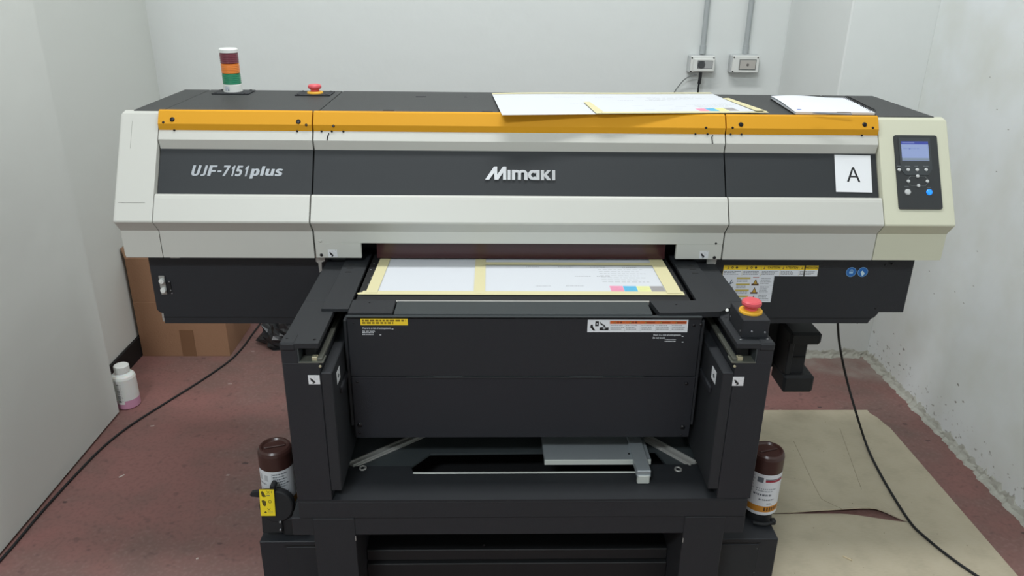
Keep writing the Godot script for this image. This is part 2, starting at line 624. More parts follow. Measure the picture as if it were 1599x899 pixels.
func cover(x0: float, x1: float, notch: bool) -> MeshInstance3D:
	var g := 0.0
	var low := 0.957 if notch else 0.914
	var poly := PackedVector2Array([h2(0.221, -0.008), h2(0.2225, -0.004), h2(0.228, -0.001), h2(0.236, 0.0), h2(0.295, 0.0), Vector2(-1.929, 1.0205), Vector2(-1.957, 0.989), Vector2(-1.957, low), Vector2(-1.969, low), Vector2(-1.972, 0.99), Vector2(-1.95, 1.02), h2(0.226, -0.032), h2(0.221, -0.032)])
	var s := mb()
	along_x(s, poly, x0 + g, x1 - g)
	if notch:
		cbox(s, Vector3(x0 + g, 0.914, -1.969), Vector3(-0.476, 0.9575, -1.957), 0.0015)
		cbox(s, Vector3(0.3715, 0.914, -1.969), Vector3(x1 - g, 0.9575, -1.957), 0.0015)
	var c := put(s, "front_cover", M.cover, P)
	s = mb()
	along_x(s, PackedVector2Array([h2(0.044, 0.0), h2(0.076, 0.0), h2(0.078, -0.0015), h2(0.0955, -0.018), h2(0.0955, -0.03), h2(0.044, -0.03)]), x0 + g, x1 - g)
	put(s, "upper_trim", M.cover, c)
	s = mb()
	along_x(s, PackedVector2Array([h2(0.094, -0.018), h2(0.2265, -0.018), h2(0.2265, -0.029), h2(0.094, -0.029)]), x0 + g, x1 - g)
	put(s, "dark_panel", M.charcoal, c)
	s = mb()
	along_x(s, PackedVector2Array([h2(-0.004, -0.016), h2(-0.0045, 0.004), h2(0.002, 0.0095), h2(0.0365, 0.0095), h2(0.0375, 0.0090), h2(0.0505, 0.0), h2(0.0505, -0.016)]), x0 + g, x1 - g)
	var v := put(s, "visor", M.yellow, c)
	v.set_meta("label", "yellow visor strip")
	return c

func warning_triangle(i: Image, cx: float, cy: float, w: float, h: float) -> void:
	fill_poly(i, [[cx, cy - h / 2], [cx + w / 2, cy + h / 2], [cx - w / 2, cy + h / 2]], col(70, 60, 46))
	fill_poly(i, [[cx, cy - h * 0.3], [cx + w * 0.32, cy + h * 0.36], [cx - w * 0.32, cy + h * 0.36]], col(196, 156, 60))

func hand_mark() -> StandardMaterial3D:
	var i := sheet(96, 84, col(222, 224, 226))
	fill_poly(i, [[0.12, 0.32], [0.3, 0.36], [0.42, 0.52], [0.56, 0.66], [0.52, 0.78], [0.36, 0.76], [0.24, 0.66], [0.2, 0.5]], col(30, 30, 32))
	fill_poly(i, [[0.3, 0.9], [0.52, 0.7], [0.62, 0.78], [0.44, 0.95]], col(30, 30, 32))
	blot(i, 0.55, 0.12, 0.565, 0.92, col(120, 124, 128))
	fine_print(i, 0.62, 0.42, 0.86, 0.52, 1, col(140, 142, 146))
	blot(i, 0.6, 0.84, 0.92, 0.86, col(120, 124, 128))
	blot(i, 0.8, 0.05, 0.92, 0.09, col(120, 124, 128))
	return pic(i)

func printer() -> void:
	P = thing("flatbed_printer", "large black and white flatbed printer with yellow visors and silver lettering", "printer")
	hood()
	control_panel()
	lettering()
	hood_top()
	under_boxes()
	bed()
	side_arms()
	base_frame()
	ink_stations()

func hood() -> void:
	# dark core behind the covers
	var s := mb()
	along_x(s, PackedVector2Array([Vector2(-2.112, 1.262), h2(0.06, -0.035), h2(0.22, -0.035), Vector2(-1.99, 1.0), Vector2(-1.99, 0.965), Vector2(-2.44, 0.965), Vector2(-2.44, 1.262)]), -1.07, 1.07)
	put(s, "hood_core", M.black, P)
	# end caps
	for e in [[-1.105, -1.0045, M.cover], [0.9135, 1.105, M.cover_cream]]:
		s = mb()
		var poly := PackedVector2Array([h2(0.003, -0.003), h2(0.006, 0.0), h2(0.295, 0.0), Vector2(-1.929, 1.0205), Vector2(-1.957, 0.989), Vector2(-1.957, 0.914), Vector2(-2.102, 0.914), Vector2(-2.102, 1.2775)])
		var outer: float = -1.105 if e[0] < 0 else 1.105
		along_x(s, poly, e[0] + (0.004 if e[0] < 0 else 0.0), e[1] - (0.004 if e[0] > 0 else 0.0))
		# eased outer edge
		var poly2 := PackedVector2Array([h2(0.006, -0.006), h2(0.009, -0.004), h2(0.291, -0.004), Vector2(-1.933, 1.0205), Vector2(-1.961, 0.988), Vector2(-1.961, 0.917), Vector2(-2.098, 0.917), Vector2(-2.098, 1.274)])
		along_x(s, poly2, outer, outer + (0.0045 if e[0] < 0 else -0.0045))
		var c := put(s, "end_cap", e[2], P)
		c.set_meta("label", "white slanted end cap" if e[0] < 0 else "cream slanted end cap with control panel")
		box("side_wall", Vector3(minf(outer * 0.975, outer * 0.985), 0.93, -2.45), Vector3(maxf(outer * 0.975, outer * 0.985), 1.268, -2.1), 0.002, M.top_sheet, c)
	# scuffs
	for q in [[205, 210, 0.0011, 0.075, 165.0], [208, 316.5, 0.06, 0.0012, 150.0], [188, 316, 0.012, 0.002, 165.0]]:
		scuff(on_slope(q[0], q[1], 0.0001), q[2], q[3], slope_basis(), col(q[4], q[4], q[4] - 6.0), P)
	var cl := cover(-1.0025, -0.6022, false)
	var cm := cover(-0.5980, 0.4958, true)
	var cr := cover(0.4998, 0.9110, false)
	for q in [[cl, 255, 191, 0.0035], [cl, 269, 186.5, 0.0065], [cl, 466, 190, 0.0065], [cl, 478, 195, 0.0035], [cm, 520.5, 196.5, 0.0035], [cm, 1102.5, 199.5, 0.0035], [cr, 1144, 199.5, 0.0035], [cr, 1157, 194.5, 0.0065], [cr, 1350, 194.5, 0.0065], [cr, 1363, 199.5, 0.0035]]:
		screw(on_slope(q[1], q[2], 0.0092), slope_n, q[3], M.screw, q[0])
	for q in [[cl, 272], [cl, 464], [cm, 502], [cm, 518], [cm, 536], [cm, 1086], [cm, 1105], [cr, 1141], [cr, 1158], [cr, 1346]]:
		screw(on_slope(q[1], 203.6 + (q[1] - 272.0) * 0.0075, 0.002), Vector3(0, -0.6, 1), 0.0026, M.screw, q[0])
	# short bent wires below the visor
	for q in [[cm, 512.0, 209.5, 510.5, 219.0], [cm, 1111.5, 212.5, 1113.0, 224.5]]:
		s = mb()
		tube(s, [on_slope(q[1] + 1.5, q[2] - 1.5, 0.002), on_slope(q[1], q[2] + 2, 0.002), on_slope(q[3], q[4], 0.002)], 0.0014, 6, false)
		put(s, "wire_hook", M.rubber, q[0])
	# small warning squares and bolts on the lower corners of the middle cover
	var hm := hand_mark()
	var fl := Basis.IDENTITY
	plate("warning_label", 0.024, 0.021, 0.0006, face(at(519.5, 395.5, 2, -1.957), fl), hm, cm)
	plate("warning_label", 0.024, 0.021, 0.0006, face(at(1099, 397.5, 2, -1.957), fl), hm, cm)
	for q in [[500, 376, 0.0045, M.cover], [502, 398, 0.0045, M.screw], [1118, 380, 0.003, M.screw], [1115.5, 402, 0.0045, M.screw]]:
		screw(at(q[0], q[1], 2, -1.957), Vector3(0, 0, 1), q[2], q[3], cm)
	# dark red shield behind the opening
	s = mb()
	cbox(s, Vector3(-0.437, 0.9085, -1.976), Vector3(0.345, 1.0, -1.9735), 0)
	var ac := put(s, "window_shield", M.acrylic, P)
	ac.set_meta("label", "dark red acrylic shield")
	box("inner_wall", Vector3(-0.60, 0.60, -2.35), Vector3(0.498, 0.965, -2.33), 0, M.black, P)
	box("inner_wall", Vector3(-0.60, 0.60, -2.33), Vector3(-0.455, 0.965, -2.085), 0, M.black, P)
	box("inner_wall", Vector3(0.358, 0.60, -2.33), Vector3(0.498, 0.965, -2.085), 0, M.black, P)
	# bright tabs hanging below the covers
	for q in [[at(500, 404, 2, -1.975), -1.0], [at(1112, 409, 2, -1.975), 1.0]]:
		var p: Vector3 = q[0]
		s = mb()
		prism(s, PackedVector2Array([Vector2(-0.012, 0.01), Vector2(0.014, 0.01), Vector2(0.012, -0.006), Vector2(0.003, -0.010), Vector2(0.002, -0.034), Vector2(-0.005, -0.040), Vector2(-0.006, -0.012), Vector2(-0.012, -0.008)] if q[1] < 0 else [Vector2(-0.016, 0.01), Vector2(0.012, 0.01), Vector2(0.010, -0.006), Vector2(0.001, -0.008), Vector2(0.0, -0.028), Vector2(-0.005, -0.028), Vector2(-0.006, -0.008), Vector2(-0.015, -0.004)]), -0.001, 0.001, Transform3D(Basis.IDENTITY, p))
		put(s, "metal_tab", M.bare, P)

func scuff(p: Vector3, w: float, h: float, b: Basis, c: Color, parent: Node) -> void:
	plate("scuff_mark", w, h, 0.0002, Transform3D(b, p), mat(c, 0.7), parent)

func control_panel() -> void:
	var b := slope_basis()
	var c := on_slope(1432.5, 269, 0.0)
	var xf := Transform3D(b, c)
	var s := mb()
	prism(s, round_rect(0.118, 0.204, 0.006), 0.0, 0.0035, xf)
	var cp := put(s, "control_panel", mat(col(46, 49, 51), 0.4), P)
	s = mb()
	var sc := on_slope(1428.5, 236, 0.0035)
	var w := 0.086
	prism(s, PackedVector2Array([Vector2(-w / 2, 0.037), Vector2(w / 2, 0.037), Vector2(w / 2, -0.050), Vector2(w / 2 - 0.012, -0.066), Vector2(-w / 2 + 0.012, -0.066), Vector2(-w / 2, -0.050)]), 0.0, 0.0012, Transform3D(b, sc))
	put(s, "screen_bezel", mat(col(58, 63, 66), 0.4), cp)
	var img := sheet(172, 128, col(158, 178, 226))
	blot(img, 0, 0, 1, 0.16, col(70, 84, 176))
	blot(img, 0.04, 0.04, 0.5, 0.11, col(120, 134, 208))
	blot(img, 0.29, 0.36, 0.33, 0.42, col(90, 106, 170))
	fine_print(img, 0.06, 0.34, 0.7, 0.46, 1, col(140, 160, 214))
	blot(img, 0, 0.86, 1, 1, col(138, 156, 176))
	var sm := pic(img, 0.2)
	sm.albedo_color = Color(0.1, 0.1, 0.1)
	sm.emission_enabled = true
	sm.emission_texture = sm.albedo_texture
	sm.emission = Color.WHITE
	sm.emission_operator = BaseMaterial3D.EMISSION_OP_MULTIPLY
	sm.emission_energy_multiplier = 2.0
	var scr := plate("screen", 0.0735, 0.054, 0.0006, face(sc + slope_n.normalized() * 0.0012, b), sm, cp)
	scr.set_meta("label", "lit blue display")
	var bp := [Vector2(0, 0.003), Vector2(0.0032, 0.0028), Vector2(0.0044, 0.0016), Vector2(0.0046, 0.0)]
	for q in [[1404, 265], [1418, 265], [1432, 265], [1446, 265], [1432.8, 275], [1418.3, 282.8], [1448, 283], [1434.2, 289.8]]:
		button("key", bp, on_slope(q[0], q[1], 0.0045), stand(slope_n), M.grey_plastic, cp, 16)
	var big := [Vector2(0, 0.004), Vector2(0.006, 0.0037), Vector2(0.0078, 0.0022), Vector2(0.0082, 0.0)]
	button("key", big, on_slope(1417.3, 299.8, 0.0035), stand(slope_n), M.grey_plastic, cp, 20)
	var lit := mat(col(30, 120, 230), 0.3)
	lit.emission_enabled = true
	lit.emission = col(36, 150, 255)
	lit.emission_energy_multiplier = 1.8
	var pk := button("key", big, on_slope(1451, 300, 0.0035), stand(slope_n), lit, cp, 20)
	pk.set_meta("label", "glowing blue key")
	var ringp := []
	for q in [[1432.8, 275], [1444, 275], [1448, 279], [1448, 286], [1445, 290], [1434.2, 289.8], [1423, 290], [1418.3, 286], [1418.3, 279], [1422, 275], [1432.8, 275]]:
		ringp.append(on_slope(q[0], q[1], 0.0036))
	s = mb()
	tube(s, ringp, 0.0006, 5, false)
	put(s, "key_outline", mat(col(120, 124, 124), 0.6), cp)
	for q in [[1403, 259.5, 0.012], [1417, 259.5, 0.014], [1431, 259.5, 0.014], [1445.5, 259.5, 0.014], [1415.5, 291.5, 0.012], [1450.5, 293, 0.012]]:
		var im := sheet(64, 16, col(56, 60, 62))
		fine_print(im, 0.05, 0.2, 1.2, 0.9, 1, col(150, 156, 160))
		plate("key_caption", q[2], 0.0028, 0.0003, face(on_slope(q[0], q[1], 0.0047 if q[1] < 270 else 0.0035), b), pic(im), cp)

func lettering() -> void:
	var b := slope_basis()
	for q in [["U", 306.4, 266.3, 16.0], ["J", 319.0, 266.4, 10.5], ["F", 331.6, 266.5, 15.0], ["-", 342.8, 267.6, 6.0], ["7", 353.0, 266.7, 13.0], ["1", 363.4, 266.8, 8.0], ["5", 373.6, 266.9, 13.0], ["1", 384.6, 267.0, 8.0]]:
		var hh := 0.0046 if q[0] == "-" else 0.0285
		letters("lettering", q[0], q[3] * 0.00165, hh, 0.0006, 0.22, face(on_slope(q[1], q[2], -0.018), b), M.silver_ink, P, true, 0.0006)
	letters("lettering", "plus", 0.088, 0.034, 0.0006, 0.22, face(on_slope(416.5, 269.3, -0.018), b), M.silver_ink, P, true, 0.0009)
	# raised silver name badge, letter by letter, drawn in units of its own height
	var o := on_slope(757.5, 281.0, -0.018)
	var wid := on_slope(867, 283, -0.018).x - o.x
	var k := wid / 134.0
	var big := PackedVector2Array([Vector2(0, 0), Vector2(17, 26), Vector2(23, 26), Vector2(23, 10), Vector2(34, 26), Vector2(40.5, 26), Vector2(40.5, 0), Vector2(34, 0), Vector2(34, 14), Vector2(25, 0), Vector2(18, 0), Vector2(17.5, 14), Vector2(7.5, 0)])
	badge([big], o, k, b)
	badge([bar(43, 0, 48.5, 19.5)], o, k, b)
	badge([bar(51, 0, 57, 19.5), bar(62.5, 0, 68.5, 13), bar(74.5, 0, 81, 13), arch(59.7, 12.0, 3.0, 9.0, 0, 180, 7.6), arch(71.7, 12.0, 3.2, 9.3, 0, 180, 7.6)], o, k, b)
	badge([arch(91.7, 9.8, 4.0, 10.0, 40, 320, 9.8), bar(97.5, 0, 104, 19.5), bar(91.7, 14.2, 98, 19.5), bar(91.7, 0, 97.5, 4.6)], o, k, b)
	badge([bar(106.5, 0, 112.5, 19.5), PackedVector2Array([Vector2(112, 11), Vector2(119, 19.5), Vector2(126, 19.5), Vector2(118, 10.5), Vector2(126, 0), Vector2(118.5, 0), Vector2(112, 8)])], o, k, b)
	badge([bar(128, 0, 134, 19.5)], o, k, b)

func bar(x0: float, y0: float, x1: float, y1: float) -> PackedVector2Array:
	return PackedVector2Array([Vector2(x0, y0), Vector2(x1, y0), Vector2(x1, y1), Vector2(x0, y1)])

func arch(cx: float, cy: float, r0: float, r1: float, a0: float, a1: float, ry: float) -> PackedVector2Array:
	var out := PackedVector2Array()
	var inner := []
	for i in 17:
		var a := deg_to_rad(lerpf(a0, a1, i / 16.0))
		out.append(Vector2(cx + cos(a) * r1, cy + sin(a) * ry))
		inner.append(Vector2(cx + cos(a) * r0, cy + sin(a) * ry * r0 / r1 * 1.1))
	inner.reverse()
	for p in inner:
		out.append(p)
	return out

func badge(polys: Array, o: Vector3, k: float, b: Basis) -> void:
	var s := mb()
	var layer := 0
	for poly in polys:
		var q := PackedVector2Array()
		for p in poly:
			q.append(p * k)
		prism(s, q, -0.00004 * layer, 0.004 + 0.00006 * layer, Transform3D(b, o))
		layer += 1
	put(s, "badge_letter", M.silver, P)

func hood_top() -> void:
	var xs := [-1.08, -1.0005, -0.592, 0.498, 0.912, 1.08]
	for i in 5:
		var t := box("top_panel", Vector3(xs[i] + 0.0012, 1.262, -2.468), Vector3(xs[i + 1] - 0.0012, 1.279, -2.097), 0.0015, M.top_sheet, P)
		if i == 2:
			for q in [[607, 172.5, 0.03], [657.5, 151, 0.03], [761, 174.5, 0.03], [727, 151.5, 0.008]]:
				var p := at(q[0], q[1], 1, 1.279)
				box("slot_cover", p + Vector3(-q[2] / 2, -0.001, -0.005), p + Vector3(q[2] / 2, 0.0012, 0.005), 0.0006, M.steel_black, t)
	# signal tower on its bracket plate
	var c := Vector3(-0.915, 1.279, -2.42)
	box("mount_plate", Vector3(-0.966, 1.279, -2.450), Vector3(-0.856, 1.2825, -2.372), 0.001, M.steel_black, P)
	for q in [[-0.955, -2.380], [-0.868, -2.380], [-0.955, -2.442], [-0.868, -2.442]]:
		screw(Vector3(q[0], 1.2825, q[1]), Vector3.UP, 0.0045, M.screw, P)
	var r := 0.0275
	var b := Basis.IDENTITY
	var tw := button("signal_tower", [Vector2(0, 0.022), Vector2(r - 0.001, 0.022), Vector2(r, 0.021), Vector2(r + 0.0005, 0.0), Vector2(0, 0.0)], c + Vector3(0, 0.0034, 0), b, M.white_plastic, P, 36)
	tw.set_meta("label", "three-colour signal light")
	var y := 1.2825 + 0.022
	var specs := [[col(10, 132, 92), 0.0315], [col(232, 128, 34), 0.0285], [col(112, 34, 52), 0.0315]]
	for sp in specs:
		var hgt: float = sp[1]
		var prof := [Vector2(0, hgt)]
		var n := 5
		prof.append(Vector2(r - 0.003, hgt))
		for k in n + 1:
			var yy := hgt - 0.002 - (hgt - 0.004) * k / n
			prof.append(Vector2(r - 0.0006, yy))
			prof.append(Vector2(r - 0.0012, yy - 0.001))
		prof.append(Vector2(r - 0.003, 0.0))
		prof.append(Vector2(0, 0.0))
		var m := mat(sp[0], 0.25)
		m.clearcoat_enabled = true
		m.clearcoat = 0.6
		button("lens", prof, Vector3(c.x, y, c.z), b, m, tw, 36)
		y += hgt
	button("cap", [Vector2(0, 0.012), Vector2(r - 0.003, 0.012), Vector2(r, 0.009), Vector2(r, 0.0), Vector2(0, 0)], Vector3(c.x, y, c.z), b, M.white_plastic, tw, 36)
	var im := sheet(80, 60, col(206, 212, 220))
	fine_print(im, 0.05, 0.06, 1.0, 0.22, 1, col(120, 126, 136))
	fine_print(im, 0.1, 0.35, 0.9, 0.7, 2, col(150, 160, 176))
	fill_poly(im, [[0.62, 0.95], [0.8, 0.68], [0.95, 0.95]], col(50, 52, 56))
	blot(im, 0.08, 0.86, 0.4, 0.94, col(60, 62, 66))
	plate("rating_label", 0.015, 0.0125, 0.0003, Transform3D(Basis(Vector3.UP, -0.3), c + Vector3(-0.0083, 0.0145, 0.0266)), pic(im), tw)
	# emergency stop on top
	box("mount_plate", Vector3(-0.716, 1.279, -2.440), Vector3(-0.611, 1.2825, -2.358), 0.001, M.steel_black, P)
	for q in [[-0.706, -2.366], [-0.622, -2.366], [-0.622, -2.432], [-0.706, -2.432]]:
		screw(Vector3(q[0], 1.2825, q[1]), Vector3.UP, 0.004, M.screw, P)
	estop(Vector3(-0.662, 1.2825, -2.395), Vector3.UP, 0.9)

func estop(p: Vector3, n: Vector3, k: float) -> void:
	var b := stand(n)
	var ring := button("emergency_stop", [Vector2(0, 0.007 * k), Vector2(0.024 * k, 0.006 * k), Vector2(0.026 * k, 0.004 * k), Vector2(0.0265 * k, 0), Vector2(0, 0)], p, b, M.estop_yellow, P, 32)
	ring.set_meta("label", "red emergency stop on a yellow ring")
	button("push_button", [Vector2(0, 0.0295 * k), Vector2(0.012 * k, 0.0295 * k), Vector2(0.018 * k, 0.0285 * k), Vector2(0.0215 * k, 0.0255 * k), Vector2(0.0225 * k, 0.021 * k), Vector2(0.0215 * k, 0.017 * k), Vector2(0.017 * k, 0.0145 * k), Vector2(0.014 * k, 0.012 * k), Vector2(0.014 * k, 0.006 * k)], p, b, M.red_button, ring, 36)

func under_boxes() -> void:
	# left box
	var s := mb()
	prism(s, PackedVector2Array([Vector2(-1.064, 0.93), Vector2(-0.56, 0.93), Vector2(-0.56, 0.70), Vector2(-1.049, 0.70), Vector2(-1.049, 0.731), Vector2(-1.058, 0.734), Vector2(-1.065, 0.742)]), -2.44, -2.0, Transform3D.IDENTITY)
	var lb := put(s, "side_box", M.steel_black, P)
	box("bright_corner", Vector3(-1.056, 0.704, -2.03), Vector3(-1.048, 0.73, -2.004), 0, M.bare, lb)
	box("fold_line", Vector3(-1.05, 0.718, -2.0008), Vector3(-0.56, 0.7195, -1.999), 0, M.black, lb)
	var lp := at(255, 444.5, 2, -2.0)
	var latch := box("latch_plate", lp + Vector3(-0.008, -0.028, 0), lp + Vector3(0.008, 0.028, 0.004), 0.001, M.bare, lb)
	for q in [[253.5, 438.0], [256.0, 452.2]]:
		button("latch_knob", [Vector2(0, 0.010), Vector2(0.002, 0.010), Vector2(0.0022, 0.009), Vector2(0.006, 0.009), Vector2(0.0075, 0.007), Vector2(0.0075, 0.0)], at(q[0], q[1], 2, -1.996), stand(Vector3(0, 0, 1)), M.white_plastic, lb, 18)
	box("latch_slot_shade", at(265, 449, 2, -2.0) + Vector3(-0.005, -0.018, -0.001), at(265, 449, 2, -2.0) + Vector3(0.005, 0.018, 0.002), 0.0006, M.black, lb)  # black block paints the shade in the slot beside the latch
	for q in [[264, 440], [266.5, 453.5], [268.5, 458]]:
		screw(at(q[0], q[1], 2, -1.998), Vector3(0, 0, 1), 0.0022, M.screw_steel, lb)
	box("edge_clip", Vector3(-1.003, 0.897, -2.002), Vector3(-0.978, 0.899, -1.998), 0, M.bare, lb)
	# right box
	s = mb()
	prism(s, PackedVector2Array([Vector2(0.46, 0.93), Vector2(0.985, 0.93), Vector2(0.985, 0.735), Vector2(0.976, 0.722), Vector2(0.968, 0.718), Vector2(0.960, 0.703), Vector2(0.46, 0.703)]), -2.44, -2.0, Transform3D.IDENTITY)
	var rb := put(s, "side_box", M.steel_black, P)
	box("outer_section", Vector3(0.984, 0.735, -2.44), Vector3(1.061, 0.93, -2.006), 0.001, M.steel_black, rb)
	for q in [[1367, 481], [1382.5, 413.5], [1393, 412], [1339, 503.5]]:
		screw(at(q[0], q[1], 2, -2.0), Vector3(0, 0, 1), 0.0032, M.screw, rb)
	box("fold_line", Vector3(0.56, 0.7185, -2.0008), Vector3(0.967, 0.7198, -1.999), 0, M.black, rb)
	box("corner_foot", Vector3(0.953, 0.70, -2.06), Vector3(0.963, 0.718, -2.02), 0, M.bare, rb)
	# caution label with the long yellow heading
	var w := 0.268
	var im := sheet(900, 360, col(226, 230, 236))
	var x2 := (0.667 - 0.520) / w
	blot(im, 0, 0, 1, 0.12, col(240, 204, 44))
	for q in 5:
		blot(im, 0.2 * q, 0.0, 0.2 * q + 0.003, 0.28, col(190, 170, 80))
		fine_print(im, 0.2 * q + 0.01, 0.15, 0.2 * q + 0.19, 0.27, 3, col(140, 144, 150))
	for q in [[0.05, 0.0], [0.25, 0.0]]:
		warning_triangle(im, q[0], 0.06, 0.018, 0.07)
		disc(im, q[0] + 0.045, 0.06, 0.03, col(70, 60, 30), 0.012)
		disc(im, q[0] + 0.09, 0.06, 0.03, col(60, 52, 30))
	for q in [0.43, 0.63, 0.83]:
		warning_triangle(im, q, 0.06, 0.018, 0.07)
	# lower block
	fill_poly(im, [[0.06, 0.6], [0.1, 0.38], [0.11, 0.38], [0.075, 0.6]], col(96, 104, 116))
	fill_poly(im, [[0.075, 0.5], [0.12, 0.44], [0.125, 0.46], [0.08, 0.53]], col(96, 104, 116))
	disc(im, 0.11, 0.62, 0.05, col(170, 174, 182), 0.02)
	for q in [0.32, 0.49, 0.65, 0.82]:
		blot(im, 0.155, q, 0.30, q + 0.045, col(196, 176, 84))
		fine_print(im, 0.16, q + 0.06, 0.30, q + 0.14, 2, col(120, 126, 136))
	for q in [0.44, 0.67, 0.90]:
		blot(im, 0.318, q + 0.05, 0.395, q + 0.10, col(92, 52, 48))
		warning_triangle(im, 0.357, q, 0.06, 0.17)
		fine_print(im, 0.41, q - 0.1, 0.53, q + 0.08, 4, col(150, 154, 160))
		blot(im, 0.405, q + 0.1, 0.548, q + 0.105, col(120, 124, 128))
	blot(im, 0.325, 0.315, 0.39, 0.335, col(170, 70, 50))
	var hgt := 0.112
	var c0 := Vector3(0.520, 0.881, -2.0)
	var inv := func(v: Vector3) -> Vector2: return Vector2((v.x - c0.x) / w, (c0.y - v.y) / hgt)
	uvmap = inv
	s = mb()
	prism(s, PackedVector2Array([Vector2(0.520, 0.881), Vector2(0.788, 0.881), Vector2(0.788, 0.849), Vector2(0.667, 0.849), Vector2(0.667, 0.769), Vector2(0.520, 0.769)]), -2.0, -1.9992, Transform3D.IDENTITY)
	uvmap = no_uv
	var lab := put(s, "caution_label", pic(im), rb)
	lab.set_meta("label", "white caution label with yellow heading")
	for q in [[0.662, "CAUTION"], [0.713, "ATTENTION"], [0.769, "PRECAUCION"]]:
		letters("label_heading", q[1], 0.034, 0.0062, 0.0003, 0.0, face(Vector3(q[0], 0.8745, -1.9992), Basis.IDENTITY), mat(col(84, 72, 26), 0.8), lab)
	box("label_strap", Vector3(0.7485, 0.848, -1.9993), Vector3(0.7515, 0.882, -1.9985), 0, M.black, lab)
	# two round blue signs
	for q in [[1329.0, true], [1347.0, false]]:
		var i2 := sheet(96, 96, col(30, 102, 176))
		var pale := col(150, 196, 232)
		disc(i2, 0.5, 0.5, 0.5, col(120, 160, 200), 0.45)
		if q[1]:
			disc(i2, 0.5, 0.42, 0.2, pale)
			blot(i2, 0.3, 0.36, 0.7, 0.44, col(20, 80, 150))
			fill_poly(i2, [[0.3, 0.5], [0.7, 0.5], [0.66, 0.66], [0.54, 0.66], [0.5, 0.58], [0.46, 0.66], [0.34, 0.66]], pale)
		else:
			fill_poly(i2, [[0.28, 0.5], [0.46, 0.34], [0.74, 0.68], [0.5, 0.92]], col(196, 222, 232))
		var p := at(q[0], 424.5, 2, -2.0)
		uvmap = func(v: Vector3) -> Vector2: return Vector2((v.x - p.x) / 0.029 + 0.5, 0.5 - (v.y - p.y) / 0.029)
		s = mb()
		lathe(s, [Vector2(0, 0.0008), Vector2(0.0145, 0.0008), Vector2(0.0145, 0)], Transform3D(stand(Vector3(0, 0, 1)), p), 32)
		uvmap = no_uv
		put(s, "blue_sign", pic(i2), rb)
	# black plastic bracket hanging below the right box
	s = mb()
	cbox(s, Vector3(0.853, 0.505, -2.37), Vector3(0.957, 0.549, -2.25), 0.008)
	cbox(s, Vector3(0.853, 0.385, -2.37), Vector3(0.925, 0.52, -2.275), 0.004)
	cbox(s, Vector3(0.853, 0.395, -2.37), Vector3(0.872, 0.51, -2.255), 0.003)
	cbox(s, Vector3(0.853, 0.326, -2.37), Vector3(0.957, 0.390, -2.25), 0.008)
	cbox(s, Vector3(0.78, 0.36, -2.42), Vector3(0.90, 0.712, -2.368), 0.004)
	var br := put(s, "plastic_bracket", M.rubber, P)
	br.set_meta("label", "black plastic bracket below the hood")
	box("step", Vector3(0.88, 0.448, -2.28), Vector3(0.92, 0.452, -2.268), 0, M.black, br)

